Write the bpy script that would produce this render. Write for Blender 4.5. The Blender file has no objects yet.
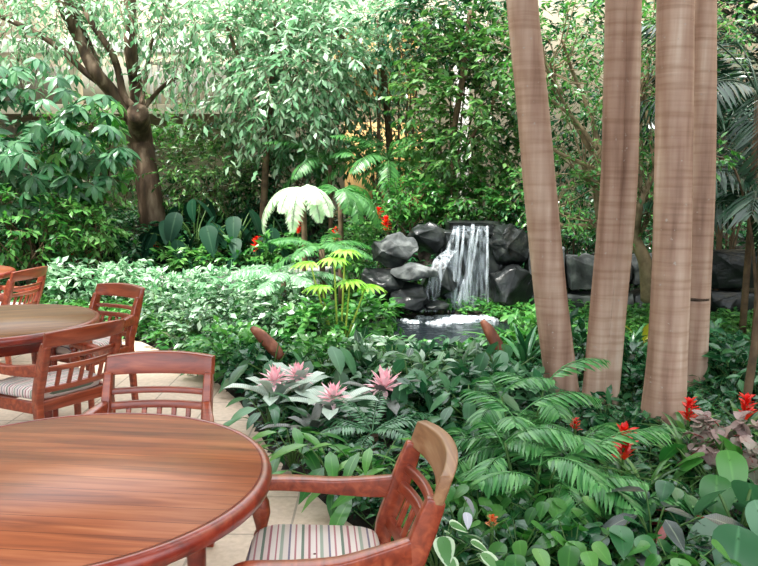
import bpy, math, random
import numpy as np
from mathutils import Vector, Matrix

PI = math.pi
rng = np.random.default_rng(7)
random.seed(7)
COL = bpy.context.scene.collection
EYE, PITCH, FPX = 1.577, 0.1386, 760.0
CP, SP = math.cos(PITCH), math.sin(PITCH)


# ---------------------------------------------------------------- geometry helpers
def at(px, py, Y):
    """world point at world distance Y seen at that pixel"""
    u, v = (px - 379) / FPX, (283 - py) / FPX
    k = Y / (CP + v * SP)
    return np.array([u * k, Y, EYE + k * (-SP + v * CP)])


def xw(px, Y, z=0.3):
    return (px - 379) / FPX * (Y * CP + (EYE - z) * SP)


def sstep(a, b, v):
    t = min(1, max(0, (v - a) / (b - a)))
    return t * t * (3 - 2 * t)


def gz(x, y):
    """height of the planted ground"""
    return 0.02 + 0.75 * sstep(9.6, 12.5, y) + 0.75 * math.exp(-((x - 1.3) / 1.5) ** 2 - ((y - 10.0) / 0.8) ** 2)


def nrm(a):
    return a / np.maximum(np.linalg.norm(a, axis=-1, keepdims=True), 1e-9)


class NB:
    """collects quads in numpy arrays; becomes one mesh object"""
    def __init__(s):
        s.v, s.q, s.u, s.n = [], [], [], 0

    def add(s, v, q, uv=None):
        v = np.asarray(v, float).reshape(-1, 3)
        q = np.asarray(q, int).reshape(-1, 4)
        if uv is None:
            uv = np.zeros((len(v), 2))
        s.v.append(v); s.q.append(q + s.n); s.u.append(np.asarray(uv, float).reshape(-1, 2)); s.n += len(v)

    def empty(s):
        return s.n == 0

    def mesh(s, name, mat, smooth=True):
        v, q, u = np.concatenate(s.v), np.concatenate(s.q), np.concatenate(s.u)
        me = bpy.data.meshes.new(name)
        me.vertices.add(len(v)); me.vertices.foreach_set('co', v.ravel())
        me.loops.add(len(q) * 4); me.loops.foreach_set('vertex_index', q.ravel().astype(np.int32))
        me.polygons.add(len(q)); me.polygons.foreach_set('loop_start', np.arange(0, len(q) * 4, 4, dtype=np.int32))
        if smooth:
            me.polygons.foreach_set('use_smooth', np.ones(len(q), bool))
        uvl = me.uv_layers.new(name='UVMap')
        uvl.data.foreach_set('uv', u[q.ravel()].ravel())
        me.update(calc_edges=True)
        me.materials.append(mat)
        return me


def part(name, nb, mat, parent=None, smooth=True, bevel=0, label=None):
    o = bpy.data.objects.new(name, nb.mesh(name, mat, smooth))
    COL.objects.link(o)
    if parent is not None:
        o.parent = parent
    if bevel:
        m = o.modifiers.new('bevel', 'BEVEL'); m.width = bevel; m.segments = 2; m.limit_method = 'ANGLE'
        m.angle_limit = math.radians(40); m.harden_normals = False
    if label:
        o['label'] = label
    return o


def thing(name, label, cat, loc, rz=0.0, group=None):
    o = bpy.data.objects.new(name, None); COL.objects.link(o)
    o.empty_display_size = 0.1
    o.location = loc; o.rotation_euler = (0, 0, rz)
    o['label'] = label; o['category'] = cat
    if group:
        o['group'] = group
    return o


def tag(o, label, cat, group=None, kind=None):
    o['label'] = label; o['category'] = cat
    if group:
        o['group'] = group
    if kind:
        o['kind'] = kind
    return o


def part2(name, pieces, parent=None, smooth=True):
    """one mesh from several (NB, material) pieces"""
    nb = NB(); mats = []; idx = []
    for n_, m_ in pieces:
        if n_.empty():
            continue
        off = nb.n
        v = np.concatenate(n_.v); q = np.concatenate(n_.q); u = np.concatenate(n_.u)
        nb.v.append(v); nb.q.append(q + off); nb.u.append(u); nb.n += len(v)
        idx.append(np.full(len(q), len(mats), np.int32)); mats.append(m_)
    o = part(name, nb, mats[0], parent, smooth)
    for m_ in mats[1:]:
        o.data.materials.append(m_)
    o.data.polygons.foreach_set('material_index', np.concatenate(idx))
    return o


def struct(name, nb, mat, smooth=False, parent=None, bevel=0):
    o = part(name, nb, mat, parent, smooth, bevel)
    if parent is None:
        o['kind'] = 'structure'
    return o


BOXQ = np.array([[0, 3, 2, 1], [4, 5, 6, 7], [0, 1, 5, 4], [1, 2, 6, 5], [2, 3, 7, 6], [3, 0, 4, 7]])


def box(nb, c, s, rz=0, jit=0):
    x, y, z = np.array(s) / 2
    v = np.array([[-x, -y, -z], [x, -y, -z], [x, y, -z], [-x, y, -z], [-x, -y, z], [x, -y, z], [x, y, z], [-x, y, z]])
    if jit:
        v = v + rng.normal(0, jit, v.shape)
    ca, sa = math.cos(rz), math.sin(rz)
    v = v @ np.array([[ca, sa, 0], [-sa, ca, 0], [0, 0, 1]]) + np.array(c)
    nb.add(v, BOXQ, v[:, :2])


def tubes(nb, P, R, sides=3):
    """P (N,m,3) paths, R (N,m) radii"""
    P = np.asarray(P, float); R = np.asarray(R, float)
    if P.ndim == 2:
        P = P[None]; R = R[None]
    N, m, _ = P.shape
    T = nrm(np.gradient(P, axis=1))
    ref = np.where(np.abs(T[:, :1, 2:3]) > .8, np.array([[[1., 0, 0]]]), np.array([[[0, 0, 1.]]]))
    A = nrm(np.cross(T, np.broadcast_to(ref, T.shape))); B = np.cross(T, A)
    a = np.linspace(0, 2 * PI, sides, endpoint=False)
    V = P[:, :, None] + R[:, :, None, None] * (A[:, :, None] * np.cos(a)[None, None, :, None] + B[:, :, None] * np.sin(a)[None, None, :, None])
    i = np.arange(m - 1)[:, None] * sides; j = np.arange(sides)[None]
    q = np.stack([i + j, i + (j + 1) % sides, i + sides + (j + 1) % sides, i + sides + j], -1).reshape(-1, 4)
    q = (q[None] + (np.arange(N) * m * sides)[:, None, None]).reshape(-1, 4)
    uu = np.broadcast_to((a / (2 * PI))[None, None, :], (N, m, sides)); vv = np.broadcast_to(np.linspace(0, 1, m)[None, :, None], (N, m, sides))
    nb.add(V, q, np.stack([uu, vv], -1))


def tube(nb, pts, rad, sides=10, sm=0, caps=True):
    pts = np.asarray(pts, float); rad = np.asarray(rad, float) * np.ones(len(pts))
    if sm:
        pts, rad = smooth_path(pts, sm), np.interp(np.linspace(0, len(rad) - 1, (len(rad) - 1) * sm + 1), np.arange(len(rad)), rad)
    if caps:
        pts = np.concatenate([pts[:1], pts, pts[-1:]]); rad = np.concatenate([[1e-4], rad, [1e-4]])
        e = (pts[2] - pts[1]) * 1e-3; pts[0] -= e
        e = (pts[-2] - pts[-3]) * 1e-3; pts[-1] += e
    tubes(nb, pts, rad, sides)


def smooth_path(pts, k):
    pts = np.asarray(pts, float); n = len(pts); out = []
    for i in range(n - 1):
        p0, p1, p2, p3 = pts[max(i - 1, 0)], pts[i], pts[i + 1], pts[min(i + 2, n - 1)]
        for j in range(k):
            t = j / k
            out.append(.5 * (2 * p1 + (p2 - p0) * t + (2 * p0 - 5 * p1 + 4 * p2 - p3) * t * t + (3 * p1 - p0 - 3 * p2 + p3) * t ** 3))
    out.append(pts[-1])
    return np.array(out)


def sweep(nb, pts, w, h, side, sm=0):
    """rectangular section swept along pts; w along 'side', h across"""
    pts = np.asarray(pts, float); n0 = len(pts)
    w = np.ones(n0) * w; h = np.ones(n0) * h
    if sm:
        k = np.linspace(0, n0 - 1, (n0 - 1) * sm + 1)
        w = np.interp(k, np.arange(n0), w); h = np.interp(k, np.arange(n0), h); pts = smooth_path(pts, sm)
    n = len(pts)
    T = nrm(np.gradient(pts, axis=0)); S = np.asarray(side, float) * np.ones((n, 1))
    S = nrm(S - T * (S * T).sum(1, keepdims=True)); H = np.cross(S, T)
    V = np.stack([pts - S * w[:, None] / 2 - H * h[:, None] / 2, pts + S * w[:, None] / 2 - H * h[:, None] / 2,
                  pts + S * w[:, None] / 2 + H * h[:, None] / 2, pts - S * w[:, None] / 2 + H * h[:, None] / 2], 1)
    i = np.arange(n - 1)[:, None] * 4; j = np.arange(4)[None]
    q = np.stack([i + j, i + (j + 1) % 4, i + 4 + (j + 1) % 4, i + 4 + j], -1).reshape(-1, 4)
    e = (n - 1) * 4
    q = np.concatenate([q, [[3, 2, 1, 0], [e, e + 1, e + 2, e + 3]]])
    nb.add(V, q)


def lathe(nb, prof, c=(0, 0, 0), sides=32):
    """prof: list of (r, z)"""
    prof = np.array(prof, float); m = len(prof)
    a = np.linspace(0, 2 * PI, sides, endpoint=False)
    V = np.stack([prof[:, :1] * np.cos(a), prof[:, :1] * np.sin(a), np.broadcast_to(prof[:, 1:], (m, sides))], -1) + np.array(c)
    i = np.arange(m - 1)[:, None] * sides; j = np.arange(sides)[None]
    q = np.stack([i + j, i + (j + 1) % sides, i + sides + (j + 1) % sides, i + sides + j], -1).reshape(-1, 4)
    nb.add(V, q)


# ---------------------------------------------------------------- leaves
def profile(kind, t):
    if kind == 'ovate':
        w = np.sin(PI * np.clip(t, 0, 1) ** .75) ** .8
    elif kind == 'lance':
        w = np.sin(PI * np.clip(t, 0, 1) ** .85)
    elif kind == 'strap':
        w = np.minimum(1, .75 + t) * np.clip((1 - t) / .35, 0, 1) ** .6
    elif kind == 'heart':
        w = np.where(t < .28, np.sqrt(np.maximum(0, 1 - ((.28 - t) / .28) ** 2)), np.cos(np.clip((t - .28) / .72, 0, 1) * PI / 2) ** .9)
    elif kind == 'blunt':
        w = np.minimum(1, .6 + t) * np.clip((1 - t) / .18, 0, 1) ** .5
    else:
        w = np.sin(PI * t)
    return np.maximum(w, .015)


def leaves(nb, p, d, n, L, W, bend=.6, fold=.2, prof='ovate', seg=3, wav=0):
    p = np.atleast_2d(p); N = len(p)
    if N == 0:
        return
    d = nrm(np.atleast_2d(d) * np.ones((N, 1))); n = np.atleast_2d(n) * np.ones((N, 1))
    s = nrm(np.cross(d, n)); n = np.cross(s, d)
    L = np.ones(N) * L; W = np.ones(N) * W; bend = np.ones(N) * bend
    t = np.linspace(0, 1, seg + 1)
    if prof == 'heart':
        seg = max(seg, 8); t = np.linspace(0, 1, seg + 1) ** 1.6; p = p - d * (L * .2)[:, None]
    elif prof == 'ovate' and seg >= 3:
        t = t ** 1.15
    dt = np.diff(t)
    tm = (t[1:] + t[:-1]) / 2
    th = bend[:, None] * tm[None]
    st = (L[:, None] * dt[None])[..., None] * (np.cos(th)[..., None] * d[:, None] - np.sin(th)[..., None] * n[:, None])
    sp = np.concatenate([np.zeros((N, 1, 3)), np.cumsum(st, 1)], 1) + p[:, None]
    tt = bend[:, None] * t[None]
    nn = np.cos(tt)[..., None] * n[:, None] + np.sin(tt)[..., None] * d[:, None]
    hw = W[:, None] / 2 * profile(prof, t)[None]
    up = math.sin(fold); ou = math.cos(fold)
    l = sp - hw[..., None] * (ou * s[:, None] - up * nn); r = sp + hw[..., None] * (ou * s[:, None] + up * nn)
    if wav:
        zz = (wav * L[:, None] * np.sin(t * 9 + rng.uniform(0, 6, (N, 1))))[..., None] * nn
        l = l + zz; r = r - zz
    V = np.stack([l, sp, r], 2)
    i = np.arange(seg)[:, None] * 3; j = np.arange(2)[None]
    q = np.stack([i + j, i + j + 1, i + 3 + j + 1, i + 3 + j], -1).reshape(-1, 4)
    q = (q[None] + (np.arange(N) * (seg + 1) * 3)[:, None, None]).reshape(-1, 4)
    uv = np.zeros((N, seg + 1, 3, 2)); uv[..., 0] = np.array([0, .5, 1]); uv[..., 1] = t[None, :, None]
    nb.add(V, q, uv)


def rdir(N, up=0.0):
    v = rng.normal(size=(N, 3)); v[:, 2] += up
    return nrm(v)


def twigs(lb, sb, b, d, l, droop, k, LL, LW, prof='ovate', seg=2, bend=.5, spread=1.0, tr=.003, hang=.15):
    """leafy twigs: leaves go to lb, the twig wood to sb"""
    b = np.atleast_2d(b); K = len(b); d = nrm(np.atleast_2d(d) * np.ones((K, 1))); l = np.ones(K) * l
    tt = np.linspace(0, 1, 4)
    Z = np.array([0, 0, -1.])
    P = b[:, None] + d[:, None] * (l[:, None] * tt)[..., None] + Z * (droop * l[:, None] * tt ** 2)[..., None]
    if sb is not None:
        tubes(sb, P, np.ones((K, 4)) * tr * np.array([1.3, 1, .8, .4]), 3)
    t = np.clip(np.linspace(.12, 1, k)[None] + rng.uniform(-.05, .05, (K, k)), 0, 1)
    p = b[:, None] + d[:, None] * (l[:, None] * t)[..., None] + Z * (droop * l[:, None] * t ** 2)[..., None]
    T = nrm(d[:, None] + Z * (2 * droop * t)[..., None])
    S = nrm(np.cross(T, np.array([0, 0, 1.])) + rng.normal(0, .25, T.shape))
    sg = np.where(np.arange(k) % 2 == 0, 1, -1)[None, :, None]
    ld = nrm(T * .75 + S * sg * spread + rng.normal(0, .3, T.shape) + Z * hang)
    nn = nrm(np.array([0, 0, 1.]) + rng.normal(0, .38, T.shape))
    s = rng.uniform(.7, 1.15, (K, k))
    leaves(lb, p.reshape(-1, 3), ld.reshape(-1, 3), nn.reshape(-1, 3), (LL * s).ravel(), (LW * s).ravel(), bend * rng.uniform(.3, 1.4, K * k), .2, prof, seg)


def ellip(K, c, r, lo=.35):
    v = rdir(K); f = rng.uniform(lo ** 2, 1, (K, 1)) ** .5
    return np.array(c) + v * f * np.array(r), v


def frond(lb, sb, base, az, el, L, bend, nl, ll, lw, ld=.35, seg=2, tr=.006, v0=.12, prof='lance', fwd=.55, lbend=.5, roll=0.0):
    """pinnate leaf: rachis arc with leaflets either side"""
    d = np.array([math.cos(az) * math.cos(el), math.sin(az) * math.cos(el), math.sin(el)])
    s = np.array([-math.sin(az), math.cos(az), 0.]); s = -s
    n = np.cross(s, d)
    m = 12; t = np.linspace(0, 1, m); th = bend * (t[1:] + t[:-1]) / 2
    st = L / (m - 1) * (np.cos(th)[:, None] * d - np.sin(th)[:, None] * n)
    sp = np.concatenate([[[0, 0, 0]], np.cumsum(st, 0)]) + np.array(base)
    tubes(sb if sb is not None else lb, sp, tr * (1.1 - t), 4)
    q = np.linspace(v0, .99, nl)
    P = np.stack([np.interp(q, t, sp[:, i]) for i in range(3)], 1)
    Tn = nrm(np.stack([np.interp(q, t, np.gradient(sp[:, i])) for i in range(3)], 1))
    Nn = nrm(np.cross(s, Tn))
    f = (q - v0) / (1 - v0)
    size = ll * (np.sin(PI * (.12 + .86 * f)) ** .6)
    for sg in (1, -1):
        D = nrm(Tn * (fwd + .5 * f[:, None]) + sg * s - ld * Nn + rng.normal(0, .06, P.shape))
        leaves(lb, P, D, Nn + rng.normal(0, .12, P.shape) + sg * roll * s, size * rng.uniform(.9, 1.08, nl), lw, lbend, .15, prof, seg)
    return sp


# ---------------------------------------------------------------- materials
def mat(name):
    m = bpy.data.materials.new(name); m.use_nodes = True
    nt = m.node_tree
    b = nt.nodes['Principled BSDF']
    return m, nt, b


def nd(nt, t, **kw):
    n = nt.nodes.new(t)
    for k, v in kw.items():
        setattr(n, k, v)
    return n


def srgb(r, g, b):
    f = lambda c: (c / 255 / 12.92) if c / 255 <= .04045 else ((c / 255 + .055) / 1.055) ** 2.4
    return (f(r), f(g), f(b), 1)


def ramp(nt, stops):
    r = nd(nt, 'ShaderNodeValToRGB')
    while len(r.color_ramp.elements) > 1:
        r.color_ramp.elements.remove(r.color_ramp.elements[-1])
    for i, (p, c) in enumerate(stops):
        e = r.color_ramp.elements[0] if i == 0 else r.color_ramp.elements.new(p)
        e.position = p; e.color = c
    return r


def leafmat(name, cols, rough=.35, trans=.25, rib=.25, ribcol=None, bands=None, spec=.5, edge=None):
    m, nt, b = mat(name)
    geo = nd(nt, 'ShaderNodeNewGeometry')
    stops = [((i + .5) / len(cols), c) for i, c in enumerate(cols)]
    r = ramp(nt, stops)
    nt.links.new(geo.outputs['Random Per Island'], r.inputs[0])
    colr = r.outputs[0]
    uv = nd(nt, 'ShaderNodeUVMap'); sep = nd(nt, 'ShaderNodeSeparateXYZ')
    nt.links.new(uv.outputs[0], sep.inputs[0])

    def mth(op, a, bb=None, clamp=False):
        q = nd(nt, 'ShaderNodeMath', operation=op, use_clamp=clamp)
        for i, w in enumerate((a, bb)):
            if w is None:
                continue
            if isinstance(w, (int, float)):
                q.inputs[i].default_value = w
            else:
                nt.links.new(w, q.inputs[i])
        return q.outputs[0]

    def mix(f, a, c):
        q = nd(nt, 'ShaderNodeMix', data_type='RGBA')
        for s, w in ((0, f), (6, a), (7, c)):
            if isinstance(w, (float, int)):
                q.inputs[s].default_value = w
            elif isinstance(w, tuple):
                q.inputs[s].default_value = w
            else:
                nt.links.new(w, q.inputs[s])
        return q.outputs[2]
    off = mth('ABSOLUTE', mth('SUBTRACT', sep.outputs[0], .5))
    if bands:
        k, cb, amt = bands
        w = nd(nt, 'ShaderNodeTexWave', bands_direction='Y'); w.inputs['Scale'].default_value = k
        w.inputs['Distortion'].default_value = 2.5; w.inputs['Detail'].default_value = 2
        nt.links.new(uv.outputs[0], w.inputs[0])
        colr = mix(mth('MULTIPLY', mth('MULTIPLY', mth('SUBTRACT', w.outputs[1], .35, True), 2.2, True), amt), colr, cb)
    if rib:
        rc = ribcol or tuple(min(1, c * 1.9) for c in cols[-1][:3]) + (1,)
        f = mth('MULTIPLY', mth('SUBTRACT', 1.0, mth('MULTIPLY', off, 16.0), True), rib)
        colr = mix(f, colr, rc)
    if edge:
        f = mth('MULTIPLY', mth('SUBTRACT', off, edge[0], True), 20.0, True)
        colr = mix(f, colr, edge[1])
    nt.links.new(colr, b.inputs['Base Color'])
    b.inputs['Roughness'].default_value = rough
    b.inputs['Specular IOR Level'].default_value = spec
    if trans:
        tr = nd(nt, 'ShaderNodeBsdfTranslucent')
        br = nd(nt, 'ShaderNodeHueSaturation'); br.inputs['Saturation'].default_value = 1.1; br.inputs['Value'].default_value = 1.5
        nt.links.new(colr, br.inputs['Color']); nt.links.new(br.outputs[0], tr.inputs[0])
        mx = nd(nt, 'ShaderNodeMixShader'); mx.inputs[0].default_value = trans
        out = nt.nodes['Material Output']
        nt.links.new(b.outputs[0], mx.inputs[1]); nt.links.new(tr.outputs[0], mx.inputs[2]); nt.links.new(mx.outputs[0], out.inputs[0])
    return m


def noisemat(name, stops, scale=5, rough=.7, detail=6, bump=.0, stretch=(1, 1, 1), spec=.4, dist=0, bscale=None):
    m, nt, b = mat(name)
    tc = nd(nt, 'ShaderNodeTexCoord'); mp = nd(nt, 'ShaderNodeMapping'); mp.inputs['Scale'].default_value = stretch
    no = nd(nt, 'ShaderNodeTexNoise'); no.inputs['Scale'].default_value = scale; no.inputs['Detail'].default_value = detail
    no.inputs['Distortion'].default_value = dist
    nt.links.new(tc.outputs['Object'], mp.inputs[0]); nt.links.new(mp.outputs[0], no.inputs[0])
    r = ramp(nt, stops); nt.links.new(no.outputs[0], r.inputs[0]); nt.links.new(r.outputs[0], b.inputs['Base Color'])
    b.inputs['Roughness'].default_value = rough; b.inputs['Specular IOR Level'].default_value = spec
    if bump:
        bp = nd(nt, 'ShaderNodeBump'); bp.inputs['Strength'].default_value = bump; bp.inputs['Distance'].default_value = .02
        src = no
        if bscale:
            src = nd(nt, 'ShaderNodeTexNoise'); src.inputs['Scale'].default_value = bscale; src.inputs['Detail'].default_value = 8
            nt.links.new(mp.outputs[0], src.inputs[0])
        nt.links.new(src.outputs[0], bp.inputs['Height']); nt.links.new(bp.outputs[0], b.inputs['Normal'])
    return m


def g(r, gg, b):
    return srgb(r, gg, b)


M = {}
# leaf colours are mostly the leaves' own; sun glare and shade tint some
M['leaf_mid'] = leafmat('leaf_mid', [g(44, 98, 46), g(66, 126, 56), g(92, 146, 70)], .28, .28)
M['leaf_bright'] = leafmat('leaf_bright', [g(62, 120, 54), g(92, 150, 72), g(124, 174, 98)], .28, .3)
M['leaf_dark'] = leafmat('leaf_dark', [g(28, 70, 44), g(40, 90, 54), g(58, 108, 64)], .26, .15)
M['leaf_blue'] = leafmat('leaf_blue', [g(42, 88, 56), g(60, 110, 72), g(92, 138, 98)], .28, .2)
M['leaf_olive'] = leafmat('leaf_olive', [g(44, 88, 42), g(68, 114, 52), g(100, 142, 76)], .28, .25)
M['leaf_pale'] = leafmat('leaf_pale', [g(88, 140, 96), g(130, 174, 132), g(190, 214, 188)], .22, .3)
M['leaf_mix'] = leafmat('leaf_mix', [g(30, 66, 40), g(52, 98, 52), g(132, 160, 136), g(44, 88, 48), g(84, 130, 74), g(170, 190, 168)], .24, .2)  # random greens and greys; round the pond the pale ones stand for highlights
M['leaf_lime'] = leafmat('leaf_lime', [g(118, 176, 52), g(146, 196, 72)], .35, .35)
M['leaf_deep'] = leafmat('leaf_deep', [g(18, 44, 32), g(26, 58, 40), g(36, 70, 46)], .28, .1)
M['fern_glare'] = leafmat('fern_glare', [g(184, 216, 176), g(214, 230, 202)], .4, .3, .1)  # whitened: the glare of direct sun is put into the leaf colour
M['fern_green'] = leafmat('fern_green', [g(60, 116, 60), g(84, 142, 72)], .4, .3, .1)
M['palm_green'] = leafmat('palm_green', [g(48, 110, 56), g(74, 138, 72), g(100, 158, 90)], .3, .25, .3)
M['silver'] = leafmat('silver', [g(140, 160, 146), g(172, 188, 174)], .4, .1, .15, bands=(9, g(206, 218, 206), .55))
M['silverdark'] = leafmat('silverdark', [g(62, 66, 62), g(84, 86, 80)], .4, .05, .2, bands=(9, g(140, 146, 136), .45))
M['taro'] = leafmat('taro', [g(16, 46, 32), g(24, 60, 40)], .5, .05, .35, ribcol=g(80, 110, 84), spec=.12)  # darkened: the tree's shade over these leaves is put into the colour
M['varieg'] = leafmat('varieg', [g(60, 110, 56), g(84, 134, 76)], .36, .2, .0, edge=(.3, g(190, 210, 180)))
M['begonia'] = leafmat('begonia', [g(136, 112, 108), g(160, 136, 130), g(112, 112, 96)], .4, .15, .4)
M['calathea'] = leafmat('calathea', [g(26, 34, 32), g(38, 44, 44)], .3, .05, .8, ribcol=g(120, 130, 110), bands=(10, g(74, 90, 84), .6))
M['petal_red'] = leafmat('petal_red', [g(196, 18, 16), g(222, 34, 24), g(236, 60, 40)], .38, .25, 0)
M['petal_pink'] = leafmat('petal_pink', [g(240, 172, 184), g(248, 206, 212)], .45, .05, 0)
M['petal_orange'] = leafmat('petal_orange', [g(206, 96, 50), g(224, 146, 92)], .45, .25, 0)
M['petal_white'] = leafmat('petal_white', [g(176, 176, 192), g(196, 194, 208)], .4, .2, .3)
M['redleaf'] = leafmat('redleaf', [g(120, 36, 40), g(150, 56, 52)], .35, .15, .3)
M['yellowleaf'] = leafmat('yellowleaf', [g(136, 144, 48), g(160, 156, 60)], .4, .3, .3)
M['rust'] = noisemat('rust', [(.3, g(76, 38, 26)), (.55, g(122, 68, 46)), (.75, g(166, 118, 90))], 14, .6, bump=.5, stretch=(1, 1, .3))
M['stem_green'] = noisemat('stem_green', [(.3, g(54, 88, 40)), (.7, g(84, 116, 56))], 12, .5)
M['stem_yellow'] = noisemat('stem_yellow', [(.3, g(150, 168, 66)), (.7, g(180, 190, 90))], 12, .45)
M['stem_brown'] = noisemat('stem_brown', [(.3, g(70, 54, 40)), (.7, g(116, 94, 70))], 12, .8)
M['twig_grey'] = noisemat('twig_grey', [(.3, g(104, 88, 66)), (.7, g(150, 132, 104))], 12, .8)
M['bark'] = noisemat('bark', [(.3, g(44, 32, 24)), (.5, g(84, 64, 48)), (.72, g(150, 128, 108))], 7, .85, bump=.8, stretch=(1, 1, .25), bscale=18)
M['rock'] = noisemat('rock', [(.3, g(36, 38, 38)), (.5, g(76, 80, 80)), (.72, g(136, 140, 138))], 5, .6, bump=.9, bscale=9)
M['rock_wet'] = noisemat('rock_wet', [(.3, g(16, 18, 19)), (.55, g(34, 38, 38)), (.75, g(60, 66, 60))], 5, .3, bump=.9, bscale=9)
M['soil'] = noisemat('soil', [(.3, g(22, 18, 14)), (.6, g(40, 32, 24)), (.8, g(60, 48, 34))], 9, .9, bump=.8, bscale=30)
M['stone_path'] = noisemat('stone_path', [(.3, g(118, 120, 116)), (.7, g(160, 160, 154))], 6, .8, bump=.3)
M['wall_beige'] = noisemat('wall_beige', [(.3, g(196, 186, 162)), (.7, g(208, 198, 176))], 1.2, .8)
M['wall_white'] = noisemat('wall_white', [(.3, g(224, 220, 212)), (.7, g(234, 230, 222))], 1.2, .7)
M['wall_ochre'] = noisemat('wall_ochre', [(.3, g(172, 136, 80)), (.7, g(188, 152, 96))], 1.2, .7)
M['recess_shade'] = noisemat('recess_shade', [(.3, g(104, 104, 92)), (.7, g(122, 120, 106))], 1.2, .7)


def palm_bark():
    m, nt, b = mat('palm_bark')
    tc = nd(nt, 'ShaderNodeTexCoord')

    def noise(scale, st, det=6, dist=0):
        mp = nd(nt, 'ShaderNodeMapping'); mp.inputs['Scale'].default_value = st; nt.links.new(tc.outputs['Object'], mp.inputs[0])
        n = nd(nt, 'ShaderNodeTexNoise'); n.inputs['Scale'].default_value = scale; n.inputs['Detail'].default_value = det; n.inputs['Distortion'].default_value = dist
        nt.links.new(mp.outputs[0], n.inputs[0]); return n.outputs[0]
    streak = noise(9, (1, 1, .09), 4); ring = noise(3, (.5, .5, 9), 3); speck = noise(34, (1, 1, 1), 3)
    r = ramp(nt, [(.3, g(124, 92, 76)), (.45, g(162, 130, 112)), (.6, g(184, 156, 138)), (.75, g(212, 194, 178))]); nt.links.new(streak, r.inputs[0])
    r2 = ramp(nt, [(.36, g(226, 216, 208)), (.5, g(248, 244, 242)), (.7, g(255, 255, 255))]); nt.links.new(ring, r2.inputs[0])
    r3 = ramp(nt, [(.68, (0, 0, 0, 1)), (.76, (1, 1, 1, 1))]); nt.links.new(speck, r3.inputs[0])
    mx = nd(nt, 'ShaderNodeMix', data_type='RGBA', blend_type='MULTIPLY'); mx.inputs[0].default_value = .9
    nt.links.new(r.outputs[0], mx.inputs[6]); nt.links.new(r2.outputs[0], mx.inputs[7])
    m2 = nd(nt, 'ShaderNodeMix', data_type='RGBA'); nt.links.new(r3.outputs[0], m2.inputs[0]); nt.links.new(mx.outputs[2], m2.inputs[6]); m2.inputs[7].default_value = g(168, 154, 144)
    nt.links.new(m2.outputs[2], b.inputs['Base Color']); b.inputs['Roughness'].default_value = .7
    bp = nd(nt, 'ShaderNodeBump'); bp.inputs['Strength'].default_value = .4; bp.inputs['Distance'].default_value = .012
    nt.links.new(ring, bp.inputs['Height']); nt.links.new(bp.outputs[0], b.inputs['Normal'])
    return m


def wood(name, c, rough=.3, scale=1.0, plank=0, coat=.3, axis='X'):
    m, nt, b = mat(name)
    tc = nd(nt, 'ShaderNodeTexCoord'); mp = nd(nt, 'ShaderNodeMapping')
    mp.inputs['Scale'].default_value = {'X': (1.2, 14, 14), 'Y': (14, 1.2, 14), 'Z': (14, 14, 1.2)}[axis]
    nt.links.new(tc.outputs['Object'], mp.inputs[0])
    no = nd(nt, 'ShaderNodeTexNoise'); no.inputs['Scale'].default_value = 2.0 * scale; no.inputs['Detail'].default_value = 8
    no.inputs['Distortion'].default_value = .6
    nt.links.new(mp.outputs[0], no.inputs[0])
    r = ramp(nt, [(.25, c[0]), (.5, c[1]), (.75, c[2])]); nt.links.new(no.outputs[0], r.inputs[0])
    col = r.outputs[0]
    if plank:
        sep = nd(nt, 'ShaderNodeSeparateXYZ'); nt.links.new(tc.outputs['Object'], sep.inputs[0])
        a = nd(nt, 'ShaderNodeMath', operation='MULTIPLY'); a.inputs[1].default_value = 1 / plank; nt.links.new(sep.outputs[1], a.inputs[0])
        f = nd(nt, 'ShaderNodeMath', operation='FLOOR'); nt.links.new(a.outputs[0], f.inputs[0])
        wn = nd(nt, 'ShaderNodeTexWhiteNoise', noise_dimensions='1D'); nt.links.new(f.outputs[0], wn.inputs['W'])
        hs = nd(nt, 'ShaderNodeHueSaturation'); nt.links.new(col, hs.inputs['Color'])
        mr = nd(nt, 'ShaderNodeMapRange'); mr.inputs[3].default_value = .84; mr.inputs[4].default_value = 1.14
        nt.links.new(wn.outputs[0], mr.inputs[0]); nt.links.new(mr.outputs[0], hs.inputs['Value'])
        fr = nd(nt, 'ShaderNodeMath', operation='FRACT'); nt.links.new(a.outputs[0], fr.inputs[0])
        lt = nd(nt, 'ShaderNodeMath', operation='LESS_THAN'); lt.inputs[1].default_value = .035; nt.links.new(fr.outputs[0], lt.inputs[0])
        mx = nd(nt, 'ShaderNodeMix', data_type='RGBA'); nt.links.new(lt.outputs[0], mx.inputs[0]); nt.links.new(hs.outputs[0], mx.inputs[6]); mx.inputs[7].default_value = c[0]
        col = mx.outputs[2]
    nt.links.new(col, b.inputs['Base Color']); b.inputs['Roughness'].default_value = rough
    b.inputs['Coat Weight'].default_value = coat; b.inputs['Coat Roughness'].default_value = .3
    return m


M['palm_bark'] = palm_bark()
M['table_top'] = wood('table_top', (g(104, 50, 28), g(152, 82, 48), g(182, 112, 72)), .42, 1.0, .085, .1)
M['table_rim'] = wood('table_rim', (g(86, 24, 16), g(122, 38, 24), g(150, 60, 38)), .3, 1.0, 0, .35)
M['table_top_dull'] = wood('table_top_dull', (g(88, 54, 28), g(122, 82, 46), g(148, 106, 64)), .45, 1.0, .085, .05)
M['chair_wood'] = wood('chair_wood', (g(92, 32, 18), g(132, 54, 32), g(164, 82, 52)), .32, 1.3, 0, .3)
M['chair_tan'] = wood('chair_tan', (g(106, 66, 40), g(138, 98, 66), g(160, 128, 96)), .45, 1.3, 0, .1, 'X')  # paler, greyer wood, used for one crest rail


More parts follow.
